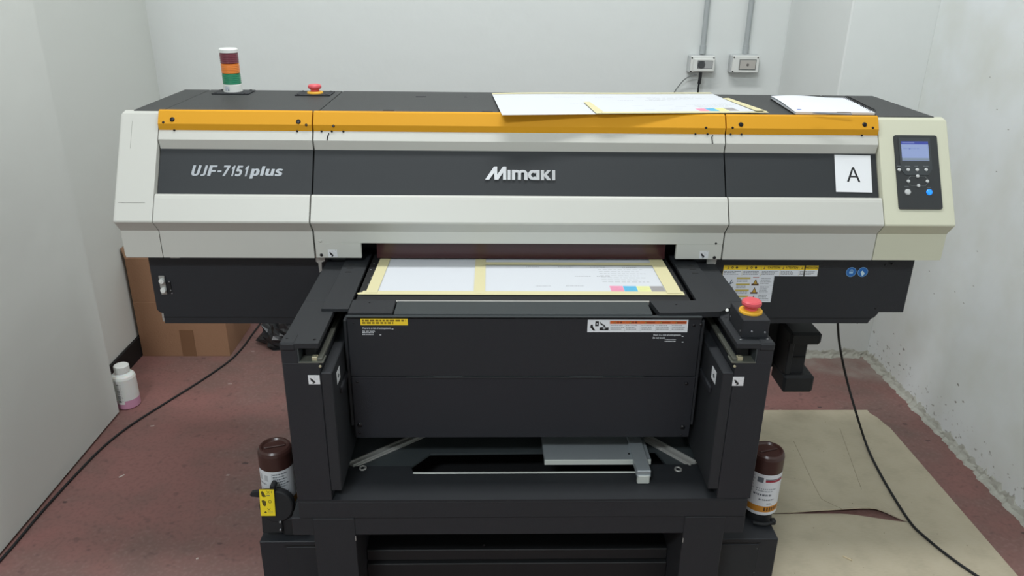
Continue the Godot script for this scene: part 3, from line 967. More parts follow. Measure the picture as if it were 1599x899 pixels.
func bed() -> void:
	box("print_bed", Vector3(-0.452, 0.882, -2.33), Vector3(0.355, 0.9015, -1.70), 0.001, M.black, P)
	box("bed_edge", Vector3(-0.452, 0.893, -1.7015), Vector3(0.355, 0.9025, -1.694), 0.001, M.bare, P)
	var tm: Material = M.steel_grey
	box("bed_front_strip", Vector3(-0.352, 0.890, -1.693), Vector3(0.2465, 0.9035, -1.621), 0.0015, tm, P)
	box("bed_corner", Vector3(-0.457, 0.890, -1.694), Vector3(-0.3545, 0.9065, -1.621), 0.0015, M.steel_black2, P)
	var s := mb()
	prism(s, PackedVector2Array([Vector2(0.252, -1.694), Vector2(0.438, -1.694), Vector2(0.440, -1.655), Vector2(0.405, -1.628), Vector2(0.3, -1.621), Vector2(0.262, -1.621)]), -0.9065, -0.893, Transform3D(Basis(Vector3(1, 0, 0), Vector3(0, 0, 1), Vector3(0, -1, 0)), Vector3.ZERO))
	put(s, "bed_corner", M.steel_black2, P)
	for q in [[577, 472.5], [1056, 475.5]]:
		screw(at(q[0], q[1], 1, 0.9065), Vector3.UP, 0.0025, M.black, P)
	box("drip_edge", Vector3(-0.460, 0.8955, -1.6215), Vector3(0.361, 0.8995, -1.6145), 0.0008, M.steel_grey, P)
	# small pins along the left edge of the bed
	for q in [[588, 433], [587, 421], [583, 444], [592, 412]]:
		screw(at(q[0] - 8, q[1], 1, 0.9015), Vector3.UP, 0.0022, M.screw_steel, P)
	# front panel: two plates with an open seam
	var up := box("front_panel", Vector3(-0.460, 0.7395, -1.630), Vector3(0.362, 0.897, -1.621), 0.001, M.steel_black, P)
	var lo := box("front_panel", Vector3(-0.460, 0.567, -1.632), Vector3(0.364, 0.737, -1.623), 0.001, M.deck, P)
	box("seam_lip", Vector3(-0.330, 0.7365, -1.6245), Vector3(0.238, 0.7385, -1.6195), 0.0005, M.steel_grey, lo)
	box("hinge", Vector3(-0.265, 0.7365, -1.623), Vector3(-0.195, 0.740, -1.6185), 0.0005, M.steel_grey, lo)
	box("hinge", Vector3(0.060, 0.7365, -1.623), Vector3(0.140, 0.740, -1.6185), 0.0005, M.steel_grey, lo)
	for q in [[up, 552, 504.5, 0.003], [lo, 557.5, 596, 0.003], [lo, 562, 663.5, 0.006], [lo, 562, 676, 0.0028], [up, 1083.5, 508, 0.004], [up, 1094.5, 507, 0.004], [lo, 1072, 599, 0.004], [lo, 1066, 667, 0.006], [lo, 1064, 678.5, 0.0028]]:
		screw(at(q[1], q[2], 2, -1.622), Vector3(0, 0, 1), q[3], M.screw, q[0])
	# edge strips
	for q in [[-0.470, -0.4615], [0.3635, 0.372]]:
		box("edge_strip", Vector3(q[0], 0.60, -1.66), Vector3(q[1], 0.885, -1.625), 0.002, M.steel_black2, P)
	# yellow label
	var im := sheet(360, 56, col(246, 212, 52))
	fine_print(im, 0.04, 0.18, 0.98, 0.5, 1, col(120, 96, 20), 0.8)
	fine_print(im, 0.04, 0.52, 0.96, 0.86, 1, col(120, 96, 20), 0.8)
	var a := at(562.5, 497.0, 2, -1.621)
	var z := at(637, 507.5, 2, -1.621)
	var yl := plate("yellow_label", z.x - a.x, a.y - z.y, 0.0006, face((a + z) / 2, Basis.IDENTITY), pic(im), up)
	yl.set_meta("label", "small yellow warning label")
	# white printed notes
	for q in [[566, 511.8, "There is a risk of entrapment."], [1020, 522.3, "There is a risk of entrapment."]]:
		var p := at(q[0], q[1], 2, -1.621)
		letters("printed_note", q[2], 0.066, 0.0058, 0.0003, 0.0, face(p + Vector3(0.033, -0.0015, 0), Basis.IDENTITY), M.white_print, up)
		letters("printed_note", "Do not touch.", 0.029, 0.0048, 0.0003, 0.0, face(p + Vector3(0.0145, -0.0082, 0), Basis.IDENTITY), M.white_print, up)
	for q in [[566, 520.5, 17, 4.5], [1038, 531.3, 17, 4.5]]:
		var i2 := sheet(160, 60, col(52, 54, 58))
		fine_print(i2, 0.0, 0.05, 1.4, 1.0, 2, col(206, 210, 214), 0.5)
		var p := at(q[0], q[1], 2, -1.621)
		plate("printed_note", 0.026, 0.0095, 0.0003, face(p + Vector3(0.013, -0.001, 0), Basis.IDENTITY), pic(i2), up)
	for q in [[613, 513.5], [594, 522.7], [1066, 525], [1066, 533.8]]:
		plate("printed_mark", 0.004, 0.002, 0.0003, face(at(q[0], q[1], 2, -1.621), Basis.IDENTITY), M.white_print, up)
	# long white warning label with the orange heading
	a = at(918, 499.0, 2, -1.621)
	z = at(1073.0, 518.5, 2, -1.621)
	im = sheet(800, 104, col(228, 232, 236))
	blot(im, 0.22, 0.08, 0.985, 0.33, col(206, 98, 40))
	for q in 5:
		var x := 0.22 + 0.153 * q
		warning_triangle(im, x + 0.05, 0.2, 0.026, 0.2)
		blot(im, x, 0.1, x + 0.002, 0.95, col(150, 154, 158))
		fine_print(im, x + 0.01, 0.42, x + 0.145, 0.9, 3, col(120, 124, 130), 0.4)
	for q in [0.32, 0.47]:
		disc(im, q - 0.02, 0.2, 0.08, col(120, 50, 20), 0.03)
		disc(im, q + 0.01, 0.2, 0.08, col(120, 50, 20))
	var k := col(24, 24, 26)
	fill_poly(im, [[0.03, 0.4], [0.05, 0.38], [0.055, 0.58], [0.08, 0.86], [0.06, 0.88], [0.03, 0.62]], k)
	fill_poly(im, [[0.02, 0.56], [0.04, 0.5], [0.05, 0.56], [0.025, 0.62]], k)
	blot(im, 0.075, 0.12, 0.11, 0.52, k)
	disc(im, 0.093, 0.32, 0.06, col(198, 202, 206))
	fill_poly(im, [[0.118, 0.12], [0.14, 0.3], [0.17, 0.42], [0.165, 0.5], [0.13, 0.4]], k)
	fill_poly(im, [[0.12, 0.85], [0.12, 0.62], [0.15, 0.58], [0.17, 0.44], [0.185, 0.62], [0.21, 0.6], [0.21, 0.85]], k)
	disc(im, 0.165, 0.66, 0.11, col(170, 174, 178))
	var wl := plate("warning_label", z.x - a.x, a.y - z.y, 0.0006, face((a + z) / 2, Basis.IDENTITY), pic(im), up)
	wl.set_meta("label", "white warning label with orange heading")
	for q in 3:
		letters("label_heading", "WARNING", (z.x - a.x) * 0.085, 0.0042, 0.0002, 0.0, face(Vector3(a.x + (z.x - a.x) * (0.625 + 0.153 * q), a.y - (a.y - z.y) * 0.205, -1.6203), Basis.IDENTITY), mat(col(120, 40, 20), 0.8), wl)

func side_arms() -> void:
	var hm := hand_mark()
	for sd in [-1.0, 1.0]:
		# centre line of the machine bed
		var cx := -0.0455
		var xf := func(u: float) -> float: return cx + sd * u     # u measured outward
		var span := func(u0: float, u1: float) -> Array: return [minf(cx + sd * u0, cx + sd * u1), maxf(cx + sd * u0, cx + sd * u1)]
		var q: Array = span.call(0.4505, 0.531)
		# arm cover in two plates
		var arm := box("arm_cover", Vector3(q[0], 0.882, -1.711), Vector3(q[1], 0.895, -1.486), 0.001, M.steel_black2, P)
		box("arm_cover", Vector3(q[0], 0.882, -2.02), Vector3(q[1], 0.895, -1.7125), 0.001, M.steel_black2, P)
		# bent corner at the outer front
		var c: Array = span.call(0.5, 0.5345)
		box("corner_fold", Vector3(c[0], 0.876, -1.530), Vector3(c[1], 0.8965, -1.4845), 0.004, M.steel_black2, arm)
		for w in [[0.463, -1.503], [0.522, -1.506]]:
			screw(Vector3(xf.call(w[0]), 0.8962, w[1]), Vector3.UP, 0.003, M.screw if sd < 0 else M.screw_steel, arm)
		# raised plate beside the bed
		q = span.call(0.414, 0.478)
		var pl := box("side_plate", Vector3(q[0], 0.893, -2.05), Vector3(q[1], 0.9025, -1.651), 0.001, M.steel_black2, P)
		for w in [-1.885, -1.912, -1.94]:
			box("slot", Vector3(xf.call(0.455) - 0.008, 0.9022, w - 0.004), Vector3(xf.call(0.455) + 0.008, 0.9028, w + 0.004), 0.0, M.black, pl)
		q = span.call(0.47, 0.52)
		box("guide_block", Vector3(q[0], 0.893, -2.08), Vector3(q[1], 0.925, -1.99), 0.002, M.steel_black, P)
		# post with an open rail channel at its top
		q = span.call(0.453, 0.5335)
		var s := mb()
		cbox(s, Vector3(q[0], 0.484, -2.15), Vector3(q[1], 0.846, -1.488), 0.0015)
		q = span.call(0.4985, 0.5335)
		cbox(s, Vector3(q[0], 0.845, -2.15), Vector3(q[1], 0.882, -1.488), 0.001)
		var post := put(s, "side_post", M.steel_black, P)
		q = span.call(0.4955, 0.4985)
		box("channel_wall", Vector3(q[0], 0.846, -1.9), Vector3(q[1], 0.882, -1.489), 0, M.steel_grey, post)
		q = span.call(0.444, 0.4985)
		box("channel_lip", Vector3(q[0], 0.8455, -1.52), Vector3(q[1], 0.849, -1.4875), 0.0008, M.dull, post)
		q = span.call(0.447, 0.458)
		var rail := box("guide_rail", Vector3(q[0], 0.848, -2.0), Vector3(q[1], 0.856, -1.492), 0.001, M.dull, post)
		q = span.call(0.458, 0.470)
		box("rail_stop", Vector3(q[0], 0.848, -1.505), Vector3(q[1], 0.858, -1.493), 0.001, M.brass, post)
		screw(Vector3((q[0] + q[1]) / 2 - 0.003, 0.8575, -1.499), Vector3.UP, 0.0016, M.screw, rail)
		screw(Vector3((q[0] + q[1]) / 2 + 0.003, 0.8575, -1.499), Vector3.UP, 0.0016, M.screw, rail)
		q = span.call(0.466, 0.490)
		box("cable_chain", Vector3(q[0], 0.849, -2.0), Vector3(q[1], 0.872, -1.515), 0.003, M.rubber, post)
		for w in 8:
			box("chain_link", Vector3(q[0] - 0.001, 0.850, -1.545 - w * 0.03), Vector3(q[1] + 0.001, 0.8735, -1.522 - w * 0.03), 0.002, M.rubber, post)
		q = span.call(0.443, 0.4475)
		screw(Vector3(xf.call(0.452), 0.838, -1.4875), Vector3(0, 0, 1), 0.003, M.brass, post)
		# inner cover beside the moving bed
		q = span.call(0.428, 0.4525)
		var ic := box("inner_cover", Vector3(q[0], 0.512, -2.05), Vector3(q[1], 0.823, -1.487), 0.002, M.steel_black2, P)
		q = span.call(0.422, 0.428)
		box("slide_rail", Vector3(q[0], 0.735, -2.0), Vector3(q[1], 0.75, -1.55), 0.001, M.steel_black, ic)
		var xin: float = xf.call(0.4275)
		for w in [[0.762, -1.556], [0.748, -1.55]]:
			screw(Vector3(xin, w[0], w[1]), Vector3(-sd, 0, 0), 0.0035, M.screw, ic)
		var bx := Basis(Vector3(0, 0, sd), Vector3.UP, Vector3(-sd, 0, 0))
		var im := sheet(60, 80, col(220, 224, 226))
		fill_poly(im, [[0.3, 0.5], [0.55, 0.35], [0.75, 0.6], [0.5, 0.75]], col(50, 60, 64))
		plate("warning_label", 0.034, 0.030, 0.0005, face(Vector3(xin, 0.785, -1.545), bx), pic(im), ic)
		# square label on the post
		var lp := at(490.5, 592.5, 2, -1.488) if sd < 0 else at(1152.5, 595, 2, -1.488)
		plate("warning_label", 0.025, 0.0225, 0.0006, face(lp, Basis.IDENTITY), hm, post)
	button("side_knob", [Vector2(0, 0.020), Vector2(0.009, 0.020), Vector2(0.012, 0.017), Vector2(0.012, 0.004), Vector2(0.006, 0.0)], Vector3(-0.578, at(449, 663, 2, -1.60).y, -1.60), stand(Vector3(-1, 0, 0)), M.rubber, P, 18)
	# emergency stop box on the right arm
	var s := mb()
	var e := box("stop_box", Vector3(0.4215, 0.895, -1.612), Vector3(0.4805, 0.938, -1.513), 0.0015, M.steel_black, P)
	for q in [[1174, 517.5], [1194.5, 519]]:
		screw(at(q[0], q[1], 2, -1.5135), Vector3(0, 0, 1), 0.0026, M.screw_steel, e)
	for w in [-1.60, -1.525]:
		screw(Vector3(0.4218, 0.907, w), Vector3(-1, 0, 0), 0.0026, M.screw_steel, e)
	screw(Vector3(0.4195, 0.912, -1.624), Vector3(-0.5, 0.6, 0.6), 0.004, M.white_plastic, e)
	estop(Vector3(0.451, 0.938, -1.560), Vector3.UP, 0.98)

func base_frame() -> void:
	# shelf plate with the slot cut out of its back edge
	var s := mb()
	var flat := Transform3D(Basis(Vector3(1, 0, 0), Vector3(0, 0, 1), Vector3(0, -1, 0)), Vector3.ZERO)
	prism(s, PackedVector2Array([Vector2(-0.578, -1.488), Vector2(0.482, -1.488), Vector2(0.482, -1.625), Vector2(0.272, -1.625), Vector2(0.262, -1.590), Vector2(-0.320, -1.594), Vector2(-0.328, -1.622), Vector2(-0.578, -1.622)]), -0.484, -0.478, flat)
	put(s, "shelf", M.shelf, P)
	box("slot_edge", Vector3(-0.320, 0.4785, -1.5965), Vector3(0.262, 0.4848, -1.5895), 0.0008, M.alu_edge, P)
	# deck further back, with the dark slot opening
	s = mb()
	prism(s, PackedVector2Array([Vector2(-0.49, -1.622), Vector2(-0.330, -1.622), Vector2(-0.284, -1.682), Vector2(0.30, -1.69), Vector2(0.32, -1.625), Vector2(0.40, -1.622), Vector2(0.40, -2.2), Vector2(-0.49, -2.2)]), -0.480, -0.474, flat)
	put(s, "rear_deck", M.steel_grey, P)
	# two diagonal braces on the deck
	for q in [[Vector3(-0.480, 0.480, -1.626), Vector3(-0.300, 0.480, -1.775)], [Vector3(0.386, 0.480, -1.625), Vector3(0.262, 0.480, -1.775)]]:
		var a: Vector3 = q[0]
		var d: Vector3 = q[1] - a
		var zz := d.normalized()
		var b := Basis(Vector3.UP.cross(zz).normalized(), Vector3.UP, zz)
		s = mb()
		cbox(s, Vector3(-0.014, 0, 0), Vector3(0.014, 0.004, d.length()), 0.001, Transform3D(b, a))
		cbox(s, Vector3(-0.012, 0.003, 0.002), Vector3(-0.007, 0.010, d.length()), 0.001, Transform3D(b, a))
		cbox(s, Vector3(0.006, 0.003, 0.002), Vector3(0.012, 0.008, d.length()), 0.001, Transform3D(b, a))
		put(s, "diagonal_brace", M.bare, P)
	# lugs on the shelf
	for q in [[566.5, 730.5], [1059.0, 732.5]]:
		var p := at(q[0], q[1], 1, 0.4865)
		s = mb()
		var ring := []
		for k in 17:
			ring.append(p + Vector3(cos(TAU * k / 16) * 0.0075, 0, sin(TAU * k / 16) * 0.0085))
		tube(s, ring, 0.0026, 6, false)
		put(s, "ring_lug", M.bare, P)
	# apron, beam and legs
	box("apron", Vector3(-0.579, 0.432, -1.510), Vector3(0.483, 0.4785, -1.488), 0.0015, M.steel_black2, P)
	box("cross_beam", Vector3(-0.60, 0.379, -1.56), Vector3(0.485, 0.4305, -1.492), 0.0015, M.steel_black2, P)
	for x in [[-0.550, -0.451], [0.338, 0.437]]:
		var lg := box("leg", Vector3(x[0], 0.05, -1.59), Vector3(x[1], 0.43, -1.489), 0.0015, M.steel_black2, P)
		button("levelling_foot", [Vector2(0, 0.055), Vector2(0.012, 0.055), Vector2(0.012, 0.014), Vector2(0.035, 0.010), Vector2(0.036, 0.0), Vector2(0, 0)], Vector3((x[0] + x[1]) / 2, 0, -1.54), Basis.IDENTITY, M.rubber, lg, 24)
		box("rear_leg", Vector3(x[0], 0.05, -2.35), Vector3(x[1], 0.475, -2.25), 0.0015, M.steel_black2, P)
		button("levelling_foot", [Vector2(0, 0.055), Vector2(0.012, 0.055), Vector2(0.012, 0.014), Vector2(0.035, 0.010), Vector2(0.036, 0.0), Vector2(0, 0)], Vector3((x[0] + x[1]) / 2, 0, -2.30), Basis.IDENTITY, M.rubber, lg, 24)
	box("edge_clip", at(555.5, 839, 2, -1.489) + Vector3(-0.001, -0.008, -0.001), at(555.5, 839, 2, -1.489) + Vector3(0.001, 0.004, 0.0015), 0, M.bare, P)
	box("edge_clip", at(1066.5, 842, 2, -1.489) + Vector3(-0.001, -0.008, -0.001), at(1066.5, 842, 2, -1.489) + Vector3(0.001, 0.004, 0.0015), 0, M.bare, P)
	# inside of the lower frame
	box("rear_panel", Vector3(-0.47, 0.06, -1.98), Vector3(0.36, 0.47, -1.96), 0.001, M.steel_black, P)
	box("lower_beam", Vector3(-0.452, 0.195, -1.96), Vector3(0.339, 0.2285, -1.61), 0.002, M.black, P)
	box("lower_beam", Vector3(-0.452, 0.05, -1.66), Vector3(0.339, 0.190, -1.602), 0.002, M.black, P)
	box("inner_side", Vector3(-0.462, 0.05, -1.96), Vector3(-0.4525, 0.43, -1.565), 0.001, M.steel_black, P)
	box("inner_side", Vector3(0.3395, 0.05, -1.96), Vector3(0.349, 0.43, -1.565), 0.001, M.steel_black, P)
	box("slot_tray", Vector3(-0.50, 0.386, -1.96), Vector3(0.42, 0.395, -1.562), 0.001, M.black, P)
	for q in [[572, 885], [756, 851], [870, 881], [1044, 887], [874, 880]]:
		screw(at(q[0], q[1], 2, -1.61), Vector3(0, 0, 1), 0.0022, M.screw, P)
	box("chassis", Vector3(-0.47, 0.474, -2.42), Vector3(0.40, 0.86, -1.86), 0.002, M.steel_black, P)
	box("rear_column", Vector3(-0.47, 0.05, -2.43), Vector3(0.40, 0.93, -2.36), 0.002, M.steel_black, P)

func ink_stations() -> void:
	for q in [[-0.723, -0.553, 0.268, -1.0], [0.440, 0.626, 0.268, 1.0]]:
		var x0: float = q[0]
		var x1: float = q[1]
		var h: float = q[2]
		var st := box("ink_station", Vector3(x0, 0.03, -1.95), Vector3(x1, h, -1.60), 0.002, M.steel_black, P)
		var a := x0 + 0.006 if q[3] > 0 else x0 + 0.062
		var b := x1 - 0.05 if q[3] > 0 else x1 - 0.004
		box("station_door", Vector3(a + 0.006, 0.035, -1.602), Vector3(b, h - 0.016, -1.597), 0.0012, M.steel_black2, st)
		box("door_gap", Vector3(a, h - 0.0155, -1.6012), Vector3(b + 0.004, h - 0.011, -1.5995), 0, M.black, st)
		var cx := -0.687 if q[3] < 0 else 0.603
		button("bottle_socket", [Vector2(0.0, 0.03), Vector2(0.030, 0.03), Vector2(0.034, 0.028), Vector2(0.036, 0.0)], Vector3(cx, h, -1.70), Basis.IDENTITY, M.rubber, st, 28)
		if q[3] > 0:
			for w in [[1182, 856], [1177, 893.5]]:
				screw(at(w[0], w[1], 2, -1.598), Vector3(0, 0, 1), 0.002, M.screw_steel, st)
			var s := mb()
			tube(s, [Vector3(0.575, h + 0.008, -1.655), Vector3(0.60, h + 0.010, -1.645), Vector3(0.627, h + 0.012, -1.652)], 0.005, 8)
			put(s, "clamp", M.rubber, st)
			box("clamp_knob", Vector3(0.620, h + 0.004, -1.662), Vector3(0.634, h + 0.020, -1.646), 0.003, M.rubber, st)
		else:
			# round hinged lid with a tab, carrying a yellow label
			var c := at(433, 788, 2, -1.63)
			var tilt := Basis(Vector3.RIGHT, deg_to_rad(-10))
			var s := mb()
			lathe(s, [Vector2(0, 0.012), Vector2(0.040, 0.012), Vector2(0.043, 0.009), Vector2(0.044, 0.0), Vector2(0.043, -0.012), Vector2(0, -0.012)], Transform3D(tilt * stand(Vector3(0, 0, 1)), c), 36)
			cbox(s, Vector3(-0.040, -0.075, -0.012), Vector3(0.012, -0.02, 0.008), 0.002, Transform3D(tilt, c))
			prism(s, PackedVector2Array([Vector2(-0.062, 0.026), Vector2(-0.066, 0.031), Vector2(-0.063, 0.037), Vector2(-0.03, 0.042), Vector2(0.0, 0.043), Vector2(-0.02, 0.022)]), -0.008, 0.006, Transform3D(tilt, c))
			var lid := put(s, "bottle_lid", M.rubber, st)
			box("bottle_holder", Vector3(-0.668, h, -1.650), Vector3(-0.598, h + 0.062, -1.618), 0.006, M.rubber, st)
			button("hinge_pin", [Vector2(0, 0.012), Vector2(0.006, 0.012), Vector2(0.0075, 0.009), Vector2(0.0075, -0.01)], at(427, 757.5, 2, -1.635), stand(Vector3(0, 0, 1)), M.rubber, st, 16)
			var im := sheet(112, 210, col(240, 216, 36))
			var k := col(84, 76, 20)
			fill_poly(im, [[0.1, 0.08], [0.22, 0.06], [0.3, 0.12], [0.36, 0.2], [0.46, 0.26], [0.3, 0.29], [0.16, 0.26]], k)
			blot(im, 0.48, 0.21, 0.72, 0.25, k.lightened(0.3))
			fill_poly(im, [[0.12, 0.42], [0.22, 0.4], [0.4, 0.44], [0.42, 0.58], [0.34, 0.64], [0.2, 0.6]], k)
			for c2 in [[0.6, 0.105], [0.58, 0.755]]:
				for t in 40:
					var d := (t / 40.0 - 0.5) * 0.2
					blot(im, c2[0] + d, c2[1] + d * 0.5, c2[0] + d + 0.02, c2[1] + d * 0.5 + 0.012, k)
					blot(im, c2[0] + d, c2[1] - d * 0.5, c2[0] + d + 0.02, c2[1] - d * 0.5 + 0.012, k)
			disc(im, 0.68, 0.46, 0.058, k, 0.042)
			blot(im, 0.82, 0.06, 0.86, 0.15, k)
			fill_poly(im, [[0.24, 0.87], [0.34, 0.82], [0.44, 0.86], [0.36, 0.9]], k)
			fine_print(im, 0.5, 0.84, 0.86, 0.92, 2, k.lightened(0.3))
			var yl := plate("yellow_label", 0.037, 0.073, 0.0006, face(at(417.5, 784.5, 2, -1.617), tilt), pic(im), st)
			yl.set_meta("label", "yellow instruction label with cross and circle marks")
			for w in [[437.5, 815], [438, 827]]:
				screw(at(w[0], w[1], 2, -1.60), Vector3(0, 0.5, 1), 0.003, M.screw_steel, st)
		ink_bottle(Vector3(cx, h + 0.0305, -1.70), 0.197 if q[3] < 0 else 0.181, q[3])

func ink_bottle(base: Vector3, height: float, side: float) -> void:
	var t := thing("ink_bottle", "brown ink bottle upside down behind the round black lid with yellow label" if side < 0 else "brown ink bottle upside down with red stripe and orange band on its label", "bottle", "upturned ink bottles", base)
	var r := 0.0435
	var H := height
	var s := mb()
	lathe(s, [Vector2(0, H - 0.006), Vector2(r - 0.014, H - 0.006), Vector2(r - 0.010, H - 0.001), Vector2(r - 0.006, H - 0.001), Vector2(r - 0.002, H - 0.006), Vector2(r, H - 0.014), Vector2(r, 0.028), Vector2(r - 0.003, 0.018), Vector2(r - 0.012, 0.008), Vector2(0.018, 0.002), Vector2(0.018, 0.0), Vector2(0, 0.0)], Transform3D.IDENTITY, 40)
	cbox(s, Vector3(-0.027, H - 0.0065, -0.004), Vector3(0.027, H - 0.002, 0.004), 0.0015, Transform3D(Basis(Vector3.UP, 0.3), Vector3.ZERO))
	put(s, "bottle_body", M.brown_bottle, t)
	# wrap-around label, u = angle
	var img := sheet(512, 230, col(214, 218, 222))
	var k := col(96, 102, 110)
	var u0 := 0.25 # the side facing +z
	if side < 0:
		for q in [0.085, 0.155]:
			for j in 6:
				blot(img, u0 - q + j * 0.007, 0.10, u0 - q + j * 0.007 + 0.0035, 0.24, k.darkened(0.3))
		fine_print(img, u0 - 0.16, 0.3, u0 - 0.03, 0.37, 1, k)
		fine_print(img, u0 + 0.0, 0.06, u0 + 0.16, 0.42, 6, k)
		blot(img, u0 - 0.01, 0.05, u0 - 0.006, 0.4, col(150, 154, 160))
		fine_print(img, u0 - 0.16, 0.45, u0 + 0.16, 0.7, 5, col(140, 146, 154))
		blot(img, 0, 0.74, 1, 0.9, col(180, 128, 44))
	else:
		fill_poly(img, [[u0 - 0.12, 0.08], [u0 - 0.06, 0.08], [u0 - 0.06, 0.2], [u0 - 0.12, 0.2]], k)
		blot(img, u0 - 0.04, 0.10, u0 + 0.16, 0.125, k)
		blot(img, u0 - 0.04, 0.13, u0 + 0.16, 0.185, col(150, 40, 58))
		fine_print(img, u0 - 0.18, 0.06, u0 - 0.14, 0.5, 6, col(150, 154, 160))
		fine_print(img, u0 - 0.12, 0.34, u0 + 0.1, 0.45, 2, col(140, 146, 154))
		fine_print(img, u0 - 0.14, 0.48, u0 + 0.08, 0.56, 1, k)
		fine_print(img, u0 - 0.08, 0.6, u0 + 0.08, 0.66, 1, k)
		fine_print(img, u0, 0.7, u0 + 0.06, 0.76, 2, k)
		blot(img, 0, 0.78, 1, 0.93, col(196, 132, 44))
		for j in 6:
			blot(img, u0 - 0.02 + j * 0.026, 0.81, u0 - 0.004 + j * 0.026, 0.90, col(90, 56, 14))
	var y1 := H - 0.054
	var y0 := y1 - 0.127
	uvmap = func(v: Vector3) -> Vector2:
		return Vector2(0.25 + atan2(v.x, v.z) / TAU, (y1 - v.y) / (y1 - y0))
	s = mb()
	lathe(s, [Vector2(r + 0.0004, y0), Vector2(r + 0.0004, y1)], Transform3D.IDENTITY, 40)
	uvmap = no_uv
	var lb := put(s, "paper_label", pic(img), t)
	lb.set_meta("label", "white printed label")

# ------------------------------------------------------------------ papers
# a sheet between four corners with its own gentle waves; u runs left to right, v back to front
func leaf(called: String, bl: Vector3, br: Vector3, fr: Vector3, fl: Vector3, nu: int, nv: int, lift: Callable, thick: float, m: Material, parent: Node) -> MeshInstance3D:
	var s := mb()
	var top := []
	for j in nv + 1:
		var row := []
		for i in nu + 1:
			var u := float(i) / nu
			var v := float(j) / nv
			row.append(bl.lerp(br, u).lerp(fl.lerp(fr, u), v) + Vector3(0, lift.call(u, v) + thick, 0))
		top.append(row)
	var dn := Vector3(0, -thick, 0)
	var put_v := func(p: Vector3, n: Vector3, u: float, v: float) -> void:
		s.set_normal(n)
		s.set_uv(Vector2(u, v))
		s.add_vertex(p)
	for j in nv:
		for i in nu:
			var a: Vector3 = top[j][i]
			var b: Vector3 = top[j][i + 1]
			var c: Vector3 = top[j + 1][i + 1]
			var d: Vector3 = top[j + 1][i]
			var n := (c - a).cross(b - d)
			n = n.normalized() if n.y > 0 else -n.normalized()
			for o in [[a, i, j], [b, i + 1, j], [c, i + 1, j + 1], [a, i, j], [c, i + 1, j + 1], [d, i, j + 1]]:
				put_v.call(o[0], n, float(o[1]) / nu, float(o[2]) / nv)
			for o in [[a, i, j], [c, i + 1, j + 1], [b, i + 1, j], [a, i, j], [d, i, j + 1], [c, i + 1, j + 1]]:
				put_v.call(o[0] + dn, -n, float(o[1]) / nu, float(o[2]) / nv)
	for i in nu:
		quad(s, top[0][i], top[0][i + 1], top[0][i + 1] + dn, top[0][i] + dn, Vector3(0, 0, -1))
		quad(s, top[nv][i], top[nv][i + 1], top[nv][i + 1] + dn, top[nv][i] + dn, Vector3(0, 0, 1))
	for j in nv:
		quad(s, top[j][0], top[j + 1][0], top[j + 1][0] + dn, top[j][0] + dn, Vector3(-1, 0, 0))
		quad(s, top[j][nu], top[j + 1][nu], top[j + 1][nu] + dn, top[j][nu] + dn, Vector3(1, 0, 0))
	return put(s, called, m, parent)

func print_picture(swx0: float, swx1: float, swy0: float, swy1: float) -> Image:
	var im := sheet(920, 520, col(208, 212, 217))
	var w := (swx1 - swx0) / 4.0
	var cs := [col(226, 150, 176), col(96, 178, 214), col(222, 224, 158), col(158, 156, 156)]
	for q in 4:
		blot(im, swx0 + w * q, swy0, swx0 + w * (q + 1), swy1, cs[q])
		fine_print(im, swx0 + w * q + 0.005, swy0 + 0.02, swx0 + w * (q + 1), swy1 - 0.02, 4, (cs[q] as Color).darkened(0.12), 0.3)
	fine_print(im, 0.66, swy0 - 0.28, 0.95, swy0 - 0.04, 7, col(186, 190, 194), 0.4)
	for q in [[0.26, 0.1], [0.44, 0.1], [0.62, 0.1], [0.8, 0.1], [0.52, 0.26], [0.64, 0.26], [0.3, 0.42], [0.46, 0.42]]:
		fine_print(im, q[0], swy0 - 0.42 + q[1], q[0] + 0.1, swy0 - 0.405 + q[1], 1, col(150, 152, 158))
	blot(im, 0.02, swy0 - 0.5, 0.98, swy0 - 0.498, col(214, 216, 220))
	return im

